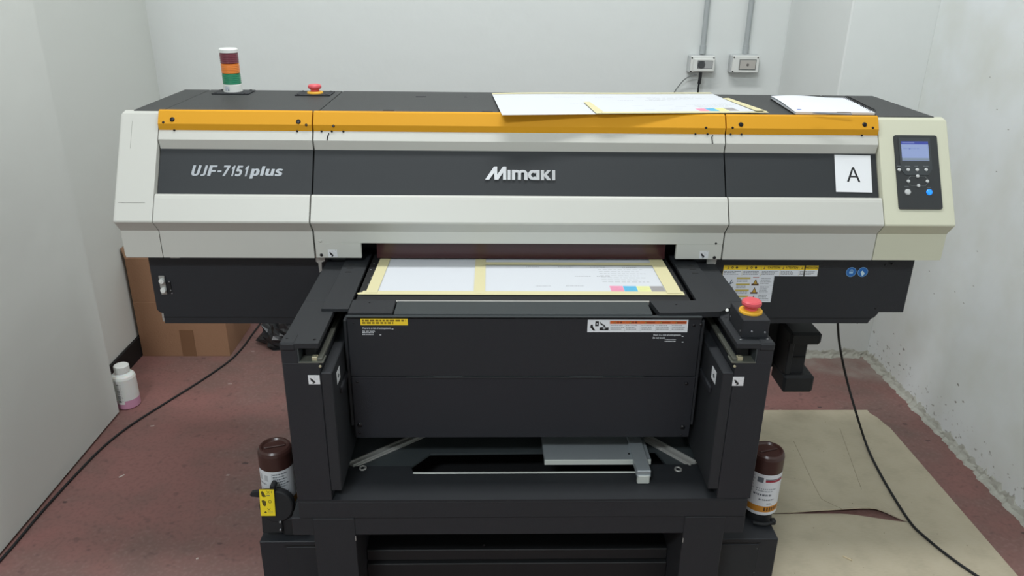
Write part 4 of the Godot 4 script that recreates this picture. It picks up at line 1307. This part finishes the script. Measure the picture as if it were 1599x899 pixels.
func papers() -> void:
	# taped sheets on the print bed
	var t := thing("taped_print_sheets", "white printed sheets taped with pale yellow tape onto the black print bed", "paper")
	var y := 0.9022
	var flat := func(_u: float, _v: float) -> float: return 0.0
	var wavy := func(u: float, v: float) -> float: return 0.0006 + 0.0006 * sin(u * 9.0) * sin(v * 4.0 + 1.0)
	leaf("sheet", Vector3(-0.428, y, -2.16), Vector3(-0.158, y, -2.16), Vector3(-0.158, y, -1.738), Vector3(-0.434, y, -1.738), 12, 6, wavy, 0.0004, M.paper, t)
	var im := print_picture(0.69, 0.972, 0.893, 0.989)
	leaf("printed_sheet", Vector3(-0.160, y, -2.16), Vector3(0.318, y, -2.16), Vector3(0.318, y, -1.748), Vector3(-0.160, y, -1.748), 16, 6, wavy, 0.0004, pic(im, 0.8), t)
	var lay := 0
	for q in [[-0.442, -1.7315, 0.347, -1.754, 0.0], [-0.171, -1.74, -0.143, -2.16, 0.0], [-0.434, -1.74, -0.406, -2.16, 0.012], [0.305, -1.74, 0.342, -2.16, -0.004], [-0.150, -1.932, 0.312, -1.951, 0.0]]:
		var yy: float = y + 0.0018 + 0.0004 * lay
		lay += 1
		leaf("tape", Vector3(q[0] + q[4] * 0.6, yy, q[3]), Vector3(q[2] + q[4] * 0.6, yy, q[3]), Vector3(q[2], yy, q[1]), Vector3(q[0], yy, q[1]), 10, 2, flat, 0.0003, M.tape, t)
	# frayed end of the front tape
	leaf("tape", Vector3(-0.455, y, -1.744), Vector3(-0.438, y + 0.001, -1.752), Vector3(-0.438, y + 0.001, -1.733), Vector3(-0.452, y, -1.736), 3, 2, flat, 0.0003, M.tape, t)

	# loose taped sheets on the hood, hanging a little over the visor
	t = thing("loose_print_sheets", "two overlapping white prints with pink and blue swatches on top of the hood", "paper")
	var yt := 1.2815
	var curl := func(u: float, v: float) -> float: return 0.002 + 0.001 * sin(u * 7.0 + 0.6) * (1.0 - v) + 0.002 * (1.0 - v) * sin(u * 3.0)
	var im2 := print_picture(0.72, 0.95, 0.55, 0.68)
	blot(im2, 0, 0.0, 1, 0.02, col(226, 219, 172))
	leaf("printed_sheet", at(768, 147.5, 1, yt), at(1109, 147.0, 1, yt), at(1182, 177, 1, yt), at(784, 181, 1, yt + 0.002), 22, 8, curl, 0.0005, pic(im2, 0.8), t)
	var im3 := print_picture(0.62, 0.86, 0.72, 0.94)
	var over := func(u: float, v: float) -> float: return 0.0062 + 0.0004 * sin(u * 7.0 + 0.6) - 0.0015 * v
	leaf("printed_sheet", at(914, 163.5, 1, yt), at(1138, 157, 1, yt), at(1192, 176.5, 1, yt), at(938, 180.5, 1, yt), 16, 6, over, 0.0005, pic(im3, 0.8), t)
	var over2 := func(u: float, v: float) -> float: return 0.0074 - 0.001 * v
	leaf("tape", at(911, 163, 1, yt), at(921, 163, 1, yt), at(946, 181.0, 1, yt), at(931, 181.0, 1, yt), 2, 6, over2, 0.0003, M.tape, t)
	leaf("tape", at(1128, 157.5, 1, yt), at(1137, 157, 1, yt), at(1194, 177.0, 1, yt), at(1180, 177.4, 1, yt), 2, 8, func(_u: float, _v: float) -> float: return 0.0078, 0.0003, M.tape, t)
	leaf("tape", at(938, 178.8, 1, yt), at(1196, 175.5, 1, yt), at(1200, 178.4, 1, yt), at(941, 181.4, 1, yt), 12, 2, func(u: float, _v: float) -> float: return 0.0072 - 0.003 * u, 0.0003, M.tape, t)
	leaf("tape", at(768, 147.3, 1, yt), at(1109, 146.8, 1, yt), at(1112, 148.6, 1, yt), at(769, 149.2, 1, yt), 16, 2, func(u: float, _v: float) -> float: return 0.0032 + 0.001 * sin(u * 7.0 + 0.6) + 0.002 * sin(u * 3.0), 0.0003, M.tape, t)

	# spiral pad with a pen
	t = thing("writing_pad", "white ring-bound pad lying on the hood beside the prints", "notepad")
	var ypad := 1.2795
	var bl := at(1203, 155.5, 1, ypad)
	var br := at(1322, 157.5, 1, ypad)
	var fr := at(1368, 181, 1, ypad)
	var fl := at(1241, 180.0, 1, ypad)
	var zero := func(_u: float, _v: float) -> float: return 0.0
	leaf("back_board", bl, br, fr, fl, 1, 1, zero, 0.003, M.black, t)
	var o := Vector3(0, 0.003, 0)
	leaf("page_block", bl.lerp(br, 0.01) + o, br.lerp(bl, 0.02) + o, fr.lerp(fl, 0.02) + o, fl.lerp(fr, 0.01) + o, 1, 1, zero, 0.006, mat(col(216, 220, 226), 0.8), t)
	var pg := sheet(256, 256, col(226, 231, 238))
	fine_print(pg, 0.08, 0.1, 0.8, 0.5, 8, col(214, 220, 230), 0.2)
	disc(pg, 0.09, 0.88, 0.03, col(110, 130, 190))
	o = Vector3(0, 0.009, 0)
	leaf("top_page", bl + o, br.lerp(bl, 0.04) + o, fr.lerp(fl, 0.04) + o, fl + o, 10, 10, func(u: float, v: float) -> float: return 0.0015 + 0.003 * sin(u * 5.0) * (1.0 - v) + 0.002 * sin(v * 4.0), 0.0004, pic(pg, 0.8), t)
	for k in 18:
		var p := br.lerp(fr, 0.05 + k * 0.052) + Vector3(-0.006, 0.008, 0)
		var s := mb()
		var ring := []
		for j in 13:
			ring.append(p + Vector3(cos(TAU * j / 12) * 0.008, sin(TAU * j / 12) * 0.0085, 0))
		tube(s, ring, 0.0009, 5, false)
		put(s, "binding_ring", M.screw, t)
	var a := at(1268, 176.0, 1, 1.2935)
	var z := at(1330, 178.5, 1, 1.2935)
	t = thing("ballpoint_pen", "slim grey pen lying across the white ring-bound pad", "pen")
	var d := (z - a).normalized()
	var s := mb()
	lathe(s, [Vector2(0, 0), Vector2(0.001, 0.002), Vector2(0.0022, 0.012), Vector2(0.0025, 0.03), Vector2(0.0025, a.distance_to(z) - 0.012), Vector2(0.002, a.distance_to(z)), Vector2(0, a.distance_to(z) + 0.0005)], Transform3D(stand(d), a), 14)
	put(s, "barrel", mat(col(136, 142, 152), 0.4), t)
	s = mb()
	var q0 := a.lerp(z, 0.62) + Vector3(0, 0.0042, 0)
	tube(s, [a.lerp(z, 0.96) + Vector3(0, 0.003, 0), a.lerp(z, 0.94) + Vector3(0, 0.005, 0), q0], 0.0009, 5)
	put(s, "clip", M.screw_steel, t)

	# sheet with the letter A on the dark panel
	t = thing("letter_sign", "white square paper with a black letter A stuck on the dark panel", "sign")
	var b := slope_basis()
	var c := on_slope(1332.3, 271.0, -0.0165)
	b = Basis(b.z, deg_to_rad(-0.9)) * b
	plate("sign_paper", 0.0985, 0.103, 0.0006, face(c, b), mat(col(232, 235, 238), 0.75), t)
	letters("letter", "A", 0.0365, 0.0405, 0.0003, 0.0, face(on_slope(1332.5, 272.5, -0.0158), b), M.ink, t, false)

# ------------------------------------------------------------------ things on the floor and shelf
func floor_things() -> void:
	# cardboard box in the back left corner
	var t := thing("cardboard_box", "open brown cardboard box standing in the corner behind the printer", "box")
	var cb := grain(mat(col(158, 120, 92), 0.85), 5.0, 1.5, 51, 0.08)
	var cin := mat(col(168, 134, 108), 0.9)
	var X0 := -1.700
	var X1 := -1.310
	var Z0 := -3.46
	var Z1 := -3.14
	var H := 0.47
	var th := 0.006
	box("front_panel", Vector3(X0, 0.0, Z1 - th), Vector3(X1, 0.264, Z1), 0.0012, cb, t)
	box("front_panel", Vector3(X0, 0.2645, Z1 - th), Vector3(X1, H, Z1 - 0.0006), 0.0012, cb, t)
	box("back_panel", Vector3(X0, 0.0, Z0), Vector3(X1, H, Z0 + th), 0.001, cb, t)
	box("side_panel", Vector3(X0, 0.0, Z0 + th), Vector3(X0 + th, H, Z1 - th), 0.001, cb, t)
	box("side_panel", Vector3(X1 - th, 0.0, Z0 + th), Vector3(X1, H, Z1 - th), 0.001, cb, t)
	box("bottom", Vector3(X0 + th, 0.0, Z0 + th), Vector3(X1 - th, 0.006, Z1 - th), 0, cin, t)
	var flap := func(a: Vector3, b: Vector3, out: Vector3) -> void:
		var s := mb()
		var n := (b - a).cross(out).normalized() * 0.004
		for q in [n]:
			var p := [a, b, b + out, a + out]
			quad(s, p[0], p[1], p[2], p[3], n)
			quad(s, p[0] - n, p[1] - n, p[2] - n, p[3] - n, -n)
			for k in 4:
				quad(s, p[k], p[(k + 1) % 4], p[(k + 1) % 4] - n, p[k] - n, (p[k] + p[(k + 1) % 4]) / 2 - (p[0] + p[2]) / 2)
		put(s, "flap", cin, t)
	flap.call(Vector3(X0, H, Z0 + 0.01), Vector3(X0, H, Z1), Vector3(-0.009, 0.045, 0.0))
	flap.call(Vector3(X1, H, Z1), Vector3(X1, H, Z0 + 0.01), Vector3(0.12, -0.08, 0))
	flap.call(Vector3(X0 + 0.02, H, Z0), Vector3(X1 - 0.01, H, Z0), Vector3(0, 0.13, -0.09))
	box("tape", Vector3(-1.520, 0.0, Z1), Vector3(-1.458, 0.131, Z1 + 0.0006), 0, mat(col(128, 94, 68), 0.45), t)

	# white bottle with pink liquid
	var c := Vector3(-1.583, 0.0, -2.722)
	t = thing("plastic_bottle", "translucent white bottle with pink liquid at its bottom beside the partition", "bottle", "", c)
	var r := 0.045
	var milk := mat(col(226, 228, 224), 0.4)
	milk.subsurf_scatter_enabled = true
	milk.subsurf_scatter_strength = 0.3
	var s := mb()
	lathe(s, [Vector2(0, 0.153), Vector2(0.026, 0.153), Vector2(0.027, 0.149), Vector2(0.030, 0.146), Vector2(0.037, 0.143), Vector2(0.042, 0.138), Vector2(r, 0.129), Vector2(r, 0.040)], Transform3D.IDENTITY, 40)
	put(s, "bottle_body", milk, t)
	s = mb()
	lathe(s, [Vector2(r, 0.040), Vector2(r, 0.006), Vector2(r - 0.003, 0.001), Vector2(r - 0.006, 0.0), Vector2(0, 0.0)], Transform3D.IDENTITY, 40)
	put(s, "liquid_fill", mat(col(206, 150, 178), 0.3), t).set_meta("label", "pink liquid")
	s = mb()
	lathe(s, [Vector2(0, 0.180), Vector2(0.0255, 0.180), Vector2(0.0275, 0.178), Vector2(0.0275, 0.153), Vector2(0, 0.152)], Transform3D.IDENTITY, 36)
	for k in 28:
		var a := TAU * k / 28
		cbox(s, Vector3(-0.0009, 0.155, 0.0270), Vector3(0.0009, 0.177, 0.0283), 0.0, Transform3D(Basis(Vector3.UP, a), Vector3.ZERO))
	put(s, "screw_cap", M.white_plastic, t)
	var bc := sheet(80, 300, col(226, 228, 224))
	var yy := 0.06
	while yy < 0.92:
		var hh := rng.randf_range(0.008, 0.04)
		blot(bc, 0.2, yy, 0.62, yy + hh, col(52, 52, 54))
		yy += hh + rng.randf_range(0.008, 0.03)
	fine_print(bc, 0.7, 0.1, 0.9, 0.9, 12, col(150, 150, 150))
	uvmap = func(v: Vector3) -> Vector2: return Vector2(0.5 + (atan2(v.x, v.z) + 0.10) / 0.62, (0.124 - v.y) / 0.098)
	s = mb()
	for k in 10:
		var a0 := -0.41 + 0.062 * k
		var a1 := a0 + 0.062
		var rr := r + 0.0004
		quad(s, Vector3(sin(a0) * rr, 0.026, cos(a0) * rr), Vector3(sin(a1) * rr, 0.026, cos(a1) * rr), Vector3(sin(a1) * rr, 0.124, cos(a1) * rr), Vector3(sin(a0) * rr, 0.124, cos(a0) * rr), Vector3(sin(a0), 0, cos(a0)))
	uvmap = no_uv
	put(s, "barcode_label", pic(bc), t)

	# cardboard laid on the floor, cut from the left so that one edge has sprung up
	t = thing("cardboard_mat", "large flat beige cardboard sheet with a lifted cut lying on the floor", "cardboard")
	var cim := sheet(700, 900, col(186, 176, 153))
	var n1 := noise(61, 0.012)
	var n2 := noise(62, 0.2, 2)
	for py in 900:
		for px in 700:
			var v := n1.get_noise_2d(px, py) * 0.06 + n2.get_noise_2d(px * 0.25, py) * 0.022
			cim.set_pixel(px, py, col(186, 176, 153).lightened(v) if v > 0 else col(186, 176, 153).darkened(-v))
	for q in 60:
		var px := rng.randi_range(2, 694)
		var py := rng.randi_range(2, 890)
		for k in rng.randi_range(1, 4):
			cim.set_pixel(px + k % 2, py + k / 2, col(92, 82, 66))
	var mapper := func(v: Vector3) -> Vector2: return Vector2((v.x - 0.45) / 1.0, (v.z + 2.67) / 1.3)
	var line := func(a: Vector3, b: Vector3) -> void:
		for k in 400:
			var v: Vector2 = mapper.call(a.lerp(b, k / 400.0))
			if rng.randf() < 0.8:
				cim.set_pixel(clampi(int(v.x * 700), 0, 699), clampi(int(v.y * 900), 0, 899), col(124, 114, 94))
	line.call(at(1239, 690, 1, 0), at(1282, 783, 1, 0))
	line.call(at(1282, 783, 1, 0), at(1313, 803, 1, 0))
	line.call(at(1311, 670, 1, 0), at(1345, 766, 1, 0))
	var cm := pic(cim, 0.85)
	uvmap = mapper
	s = mb()
	var th2 := 0.0045
	var cut := -2.028
	var xr := func(z: float) -> float: return 1.425 if z > -2.55 else 1.425 - 0.035 * clampf((-2.55 - z) / 0.12, 0, 1) + 0.004 * sin(z * 160.0)
	var hgt := func(x: float, z: float, rear: bool) -> float:
		var base := th2
		if rear:
			var near := clampf(1.0 - (cut - z) / 0.16, 0, 1)
			base += 0.017 * near * near * smoothstep(0.75, 1.10, x) * (1.0 - smoothstep(1.10, 1.235, x))
			base += 0.003 * near * (1.0 - smoothstep(1.12, 1.24, x))
		return base
	for part in [[-2.665, cut, true], [cut, -1.35, false]]:
		var nz := 26
		var nx := 40
		for j in nz:
			for i in nx:
				var pts := []
				for q in [[i, j], [i + 1, j], [i + 1, j + 1], [i, j + 1]]:
					var f := float(q[1]) / nz
					var z := lerpf(part[0], part[1], f)
					var x := lerpf(0.46, xr.call(z), float(q[0]) / nx)
					# the cut bends toward the camera at its closed end
					if part[2]:
						z += f * (-0.004 * smoothstep(1.02, 1.10, x) + 0.051 * smoothstep(1.12, 1.24, x))
					else:
						z += (1.0 - f) * (0.002 + 0.045 * smoothstep(1.0, 1.24, x))
					pts.append(Vector3(x, hgt.call(x, z, part[2]), z))
				quad(s, pts[0], pts[1], pts[2], pts[3], Vector3.UP)
				var dn := Vector3(0, -th2 + 0.0005, 0)
				quad(s, pts[0] + dn, pts[1] + dn, pts[2] + dn, pts[3] + dn, Vector3.DOWN)
				if i == nx - 1:
					quad(s, pts[1], pts[2], pts[2] + dn, pts[1] + dn, Vector3.RIGHT)
				if j == 0:
					quad(s, pts[0], pts[1], pts[1] + dn, pts[0] + dn, Vector3.FORWARD)
				if j == nz - 1:
					quad(s, pts[3], pts[2], pts[2] + dn, pts[3] + dn, Vector3.BACK)
	uvmap = no_uv
	put(s, "board", cm, t)

	# wood splinter on it
	var a := at(1316, 868, 1, 0.006)
	var z := at(1331, 875, 1, 0.006)
	s = mb()
	var zz := (z - a).normalized()
	cbox(s, Vector3(-0.0022, 0, 0), Vector3(0.0022, 0.003, a.distance_to(z)), 0.0008, Transform3D(Basis(Vector3.UP.cross(zz).normalized(), Vector3.UP, zz), a + Vector3(0, -0.0012, 0)))
	describe(put(s, "wood_splinter", mat(col(206, 190, 156), 0.8)), "tiny pale wood splinter lying on the cardboard sheet", "splinter")
	# paper scraps on the red floor
	var k := 0
	for q in [[190, 743, 0.020, 0.006, 0.9, "pale paper sliver on the red floor between the cable and the ink station"], [238, 665, 0.014, 0.004, 0.2, "small pale paper scrap on the red floor close beside the black cable"], [308, 872, 0.007, 0.005, 0.5, "tiny square paper crumb on the red floor beside the ink station"]]:
		var p := at(q[0], q[1], 1, 0.0)
		s = mb()
		cbox(s, Vector3(-q[2] / 2, 0.0, -q[3] / 2), Vector3(q[2] / 2, 0.0012, q[3] / 2), 0.0003, Transform3D(Basis(Vector3.UP, q[4]), p))
		describe(put(s, "paper_scrap", mat(col(196, 184, 176), 0.8)), q[5], "scrap", "paper scraps on the floor")
		k += 1
	# cables
	var pts := []
	for q in [[-90, 960], [0, 868], [60, 798], [120, 733], [165, 694], [205, 663], [255, 631], [300, 603], [335, 580], [362, 560], [380, 541], [393, 523], [402, 511], [412, 497]]:
		pts.append(at(q[0], q[1], 1, 0.005) + (Vector3(0.012, 0, 0) if q[0] < 130 else Vector3.ZERO))
	s = mb()
	tube(s, pts, 0.004, 8)
	describe(put(s, "power_cable", M.rubber), "thin black cable running along the partition across the red floor", "cable")
	pts = [at(1308, 500, 2, -2.36), at(1310, 530, 2, -2.40), at(1316, 565, 2, -2.43), at(1325, 603, 2, -2.43), at(1337, 645, 2, -2.40), at(1349, 683, 1, 0.03), at(1360, 711, 1, 0.0092), at(1376, 742, 1, 0.0092), at(1397, 778, 1, 0.0092), at(1422, 816, 1, 0.0092), at(1442, 836, 1, 0.0092), at(1480, 867, 1, 0.0092), at(1526, 899, 1, 0.0092), at(1600, 945, 1, 0.0092)]
	s = mb()
	tube(s, pts, 0.0042, 8)
	describe(put(s, "network_cable", M.rubber), "black cable hanging from the printer onto the cardboard sheet", "cable")
	# crumpled black bag behind the left arm
	s = mb()
	var bn := noise(71, 18.0, 3)
	var bc2 := Vector3(-1.10, 0.0, -3.30)
	var rows := []
	for j in 15:
		var row := []
		for i in 25:
			var th3 := TAU * i / 24.0
			var ph := PI * 0.5 * j / 14.0 * 1.25 - 0.3
			var rr := 0.105 * (1.0 + 0.5 * bn.get_noise_3d(cos(th3) * 0.1, ph * 0.1, sin(th3) * 0.1))
			row.append(bc2 + Vector3(cos(th3) * cos(ph) * rr, maxf(0.0, sin(ph) * rr * 1.2 + 0.02), sin(th3) * cos(ph) * rr))
		rows.append(row)
	for j in 14:
		for i in 24:
			quad(s, rows[j][i], rows[j][i + 1], rows[j + 1][i + 1], rows[j + 1][i], (rows[j][i] as Vector3) - bc2)
	describe(put(s, "bin_bag", mat(col(40, 41, 43), 0.35)), "crumpled black plastic bag on the floor behind the printer's left arm", "bag")
	# aluminium jig lying on the shelf: a plate with a square bar across it
	t = thing("metal_jig", "pale aluminium plate with a square bar across it on the lower black shelf", "jig")
	s = mb()
	var pl := PackedVector2Array([Vector2(0.004, -1.760), Vector2(0.270, -1.752), Vector2(0.273, -1.612), Vector2(0.006, -1.612)])
	prism(s, pl, -0.508, -0.494, Transform3D(Basis(Vector3(1, 0, 0), Vector3(0, 0, 1), Vector3(0, -1, 0)), Vector3.ZERO))
	var plt := put(s, "plate", M.alu, t)
	box("plate_edge", Vector3(0.006, 0.4938, -1.6125), Vector3(0.273, 0.5082, -1.6105), 0.0006, M.alu_edge, plt)
	box("support", Vector3(0.012, 0.480, -1.755), Vector3(0.268, 0.4945, -1.70), 0.001, M.alu, plt)
	button("hole", [Vector2(0, 0.0004), Vector2(0.0035, 0.0004), Vector2(0.0035, 0.0)], Vector3(0.2215, 0.508, -1.637), Basis.IDENTITY, M.black, plt, 16)
	box("square_bar", Vector3(0.226, 0.508, -1.765), Vector3(0.260, 0.520, -1.548), 0.0012, M.alu, t)
	box("bar_foot", Vector3(0.228, 0.484, -1.557), Vector3(0.258, 0.5085, -1.545), 0.002, M.alu_edge, t)
	box("bar_foot", Vector3(0.226, 0.502, -1.61), Vector3(0.260, 0.509, -1.546), 0.001, M.alu, t)

# ------------------------------------------------------------------ on the back wall
func outlet(px0: float, px1: float, py0: float, py1: float, label: String, socket: bool) -> Node3D:
	var z := -3.8
	var a := at(px0, py0, 2, z + 0.055)
	var b := at(px1, py1, 2, z + 0.055)
	var t := thing("wall_outlet", label, "outlet", "outlet boxes on the back wall")
	var w := b.x - a.x
	var h := a.y - b.y
	var c := (a + b) / 2
	var s := mb()
	cbox(s, Vector3(a.x, b.y, z), Vector3(b.x, a.y, z + 0.045), 0.005)
	var body := put(s, "back_box", M.grey_plastic, t)
	s = mb()
	cbox(s, Vector3(a.x + 0.006, b.y + 0.004, z + 0.044), Vector3(b.x - 0.002, a.y - 0.004, z + 0.055), 0.003)
	var fr := put(s, "front_frame", M.white_plastic, t)
	for q in [[-0.42, 0.36], [0.42, 0.36], [-0.42, -0.4]]:
		screw(Vector3(c.x + w * q[0], c.y + h * q[1], z + 0.055), Vector3(0, 0, 1), 0.0035, M.screw, fr)
	if socket:
		box("hinged_lid", Vector3(c.x - w * 0.36, c.y - h * 0.40, z + 0.055), Vector3(c.x + w * 0.46, c.y + h * 0.34, z + 0.066), 0.004, M.white_plastic, t)
		box("lid_window", Vector3(c.x - w * 0.22, c.y - h * 0.22, z + 0.064), Vector3(c.x + w * 0.38, c.y + h * 0.24, z + 0.0668), 0.001, mat(col(120, 122, 122), 0.15), t)
		box("lid_window", Vector3(c.x + w * 0.06, c.y - h * 0.20, z + 0.066), Vector3(c.x + w * 0.36, c.y + h * 0.22, z + 0.0671), 0.0005, mat(col(170, 172, 172), 0.2), t)
		button("plug_back", [Vector2(0, 0.0012), Vector2(0.017, 0.0012), Vector2(0.018, 0.0)], Vector3(c.x - w * 0.06, c.y + h * 0.0, z + 0.0668), stand(Vector3(0, 0, 1)), mat(col(74, 76, 78), 0.4), t, 24)
	else:
		box("window_rim", Vector3(c.x - w * 0.22, c.y - h * 0.30, z + 0.055), Vector3(c.x + w * 0.38, c.y + h * 0.26, z + 0.0575), 0.001, mat(col(112, 116, 114), 0.4), t)
		box("socket_window", Vector3(c.x - w * 0.195, c.y - h * 0.26, z + 0.057), Vector3(c.x + w * 0.355, c.y + h * 0.22, z + 0.0583), 0.0005, mat(col(186, 182, 176), 0.25), t)
		button("socket_pin", [Vector2(0, 0.001), Vector2(0.006, 0.001), Vector2(0.0065, 0.0)], Vector3(c.x + w * 0.08, c.y - h * 0.03, z + 0.0583), stand(Vector3(0, 0, 1)), mat(col(110, 106, 102), 0.4), t, 20)
	return t

func wall_things() -> void:
	outlet(1078, 1115.5, 86.5, 114.5, "grey wall outlet with a hinged lid and a black plug cable below", true)
	outlet(1143.5, 1184, 85.5, 115, "grey wall outlet with a small square window and no cable", false)
	var k := 0
	for q in [[1096.5, 84.0, "grey plastic conduit running up from the outlet with a plug cable"], [1163.5, 84.0, "grey plastic conduit running up from the outlet without a cable"]]:
		var p := at(q[0], q[1], 2, -3.782)
		var t := thing("conduit_pipe", q[2], "conduit", "conduits on the back wall")
		var s := mb()
		lathe(s, [Vector2(0.012, 0.0), Vector2(0.012, 4.56 - p.y)], Transform3D(Basis.IDENTITY, p), 20)
		put(s, "pipe", M.pvc, t)
		s = mb()
		lathe(s, [Vector2(0.012, 0.0), Vector2(0.0145, 0.0), Vector2(0.0145, 0.038), Vector2(0.012, 0.039)], Transform3D(Basis.IDENTITY, p), 20)
		put(s, "sleeve", M.pvc, t)
		for y in [0.5, 1.3]:
			box("pipe_clip", p + Vector3(-0.016, y, -0.018), p + Vector3(0.016, y + 0.014, 0.013), 0.002, M.pvc, t)
	# plug and cables below the left outlet
	var s := mb()
	var z := -3.735
	tube(s, [at(1094, 113, 2, z), at(1093, 122, 2, z), at(1091.5, 131, 2, z)], 0.008, 10)
	tube(s, [at(1091.8, 128, 2, z), at(1090.0, 143, 2, z), at(1089, 170, 2, z - 0.01), at(1088, 260, 2, -3.77)], 0.0045, 8)
	describe(put(s, "plug_cable", M.rubber), "black plug and cable hanging from the grey wall outlet", "cable")
	s = mb()
	tube(s, [at(1088, 116.5, 2, -3.75), at(1078, 119, 2, -3.755), at(1069, 124, 2, -3.765), at(1060, 134, 2, -3.775), at(1053, 144, 2, -3.785), at(1047, 158, 2, -3.79), at(1044, 230, 2, -3.79)], 0.0026, 8)
	describe(put(s, "grey_cable", mat(col(120, 124, 124), 0.6)), "thin grey cable curving down from the wall outlet to the hood", "cable")
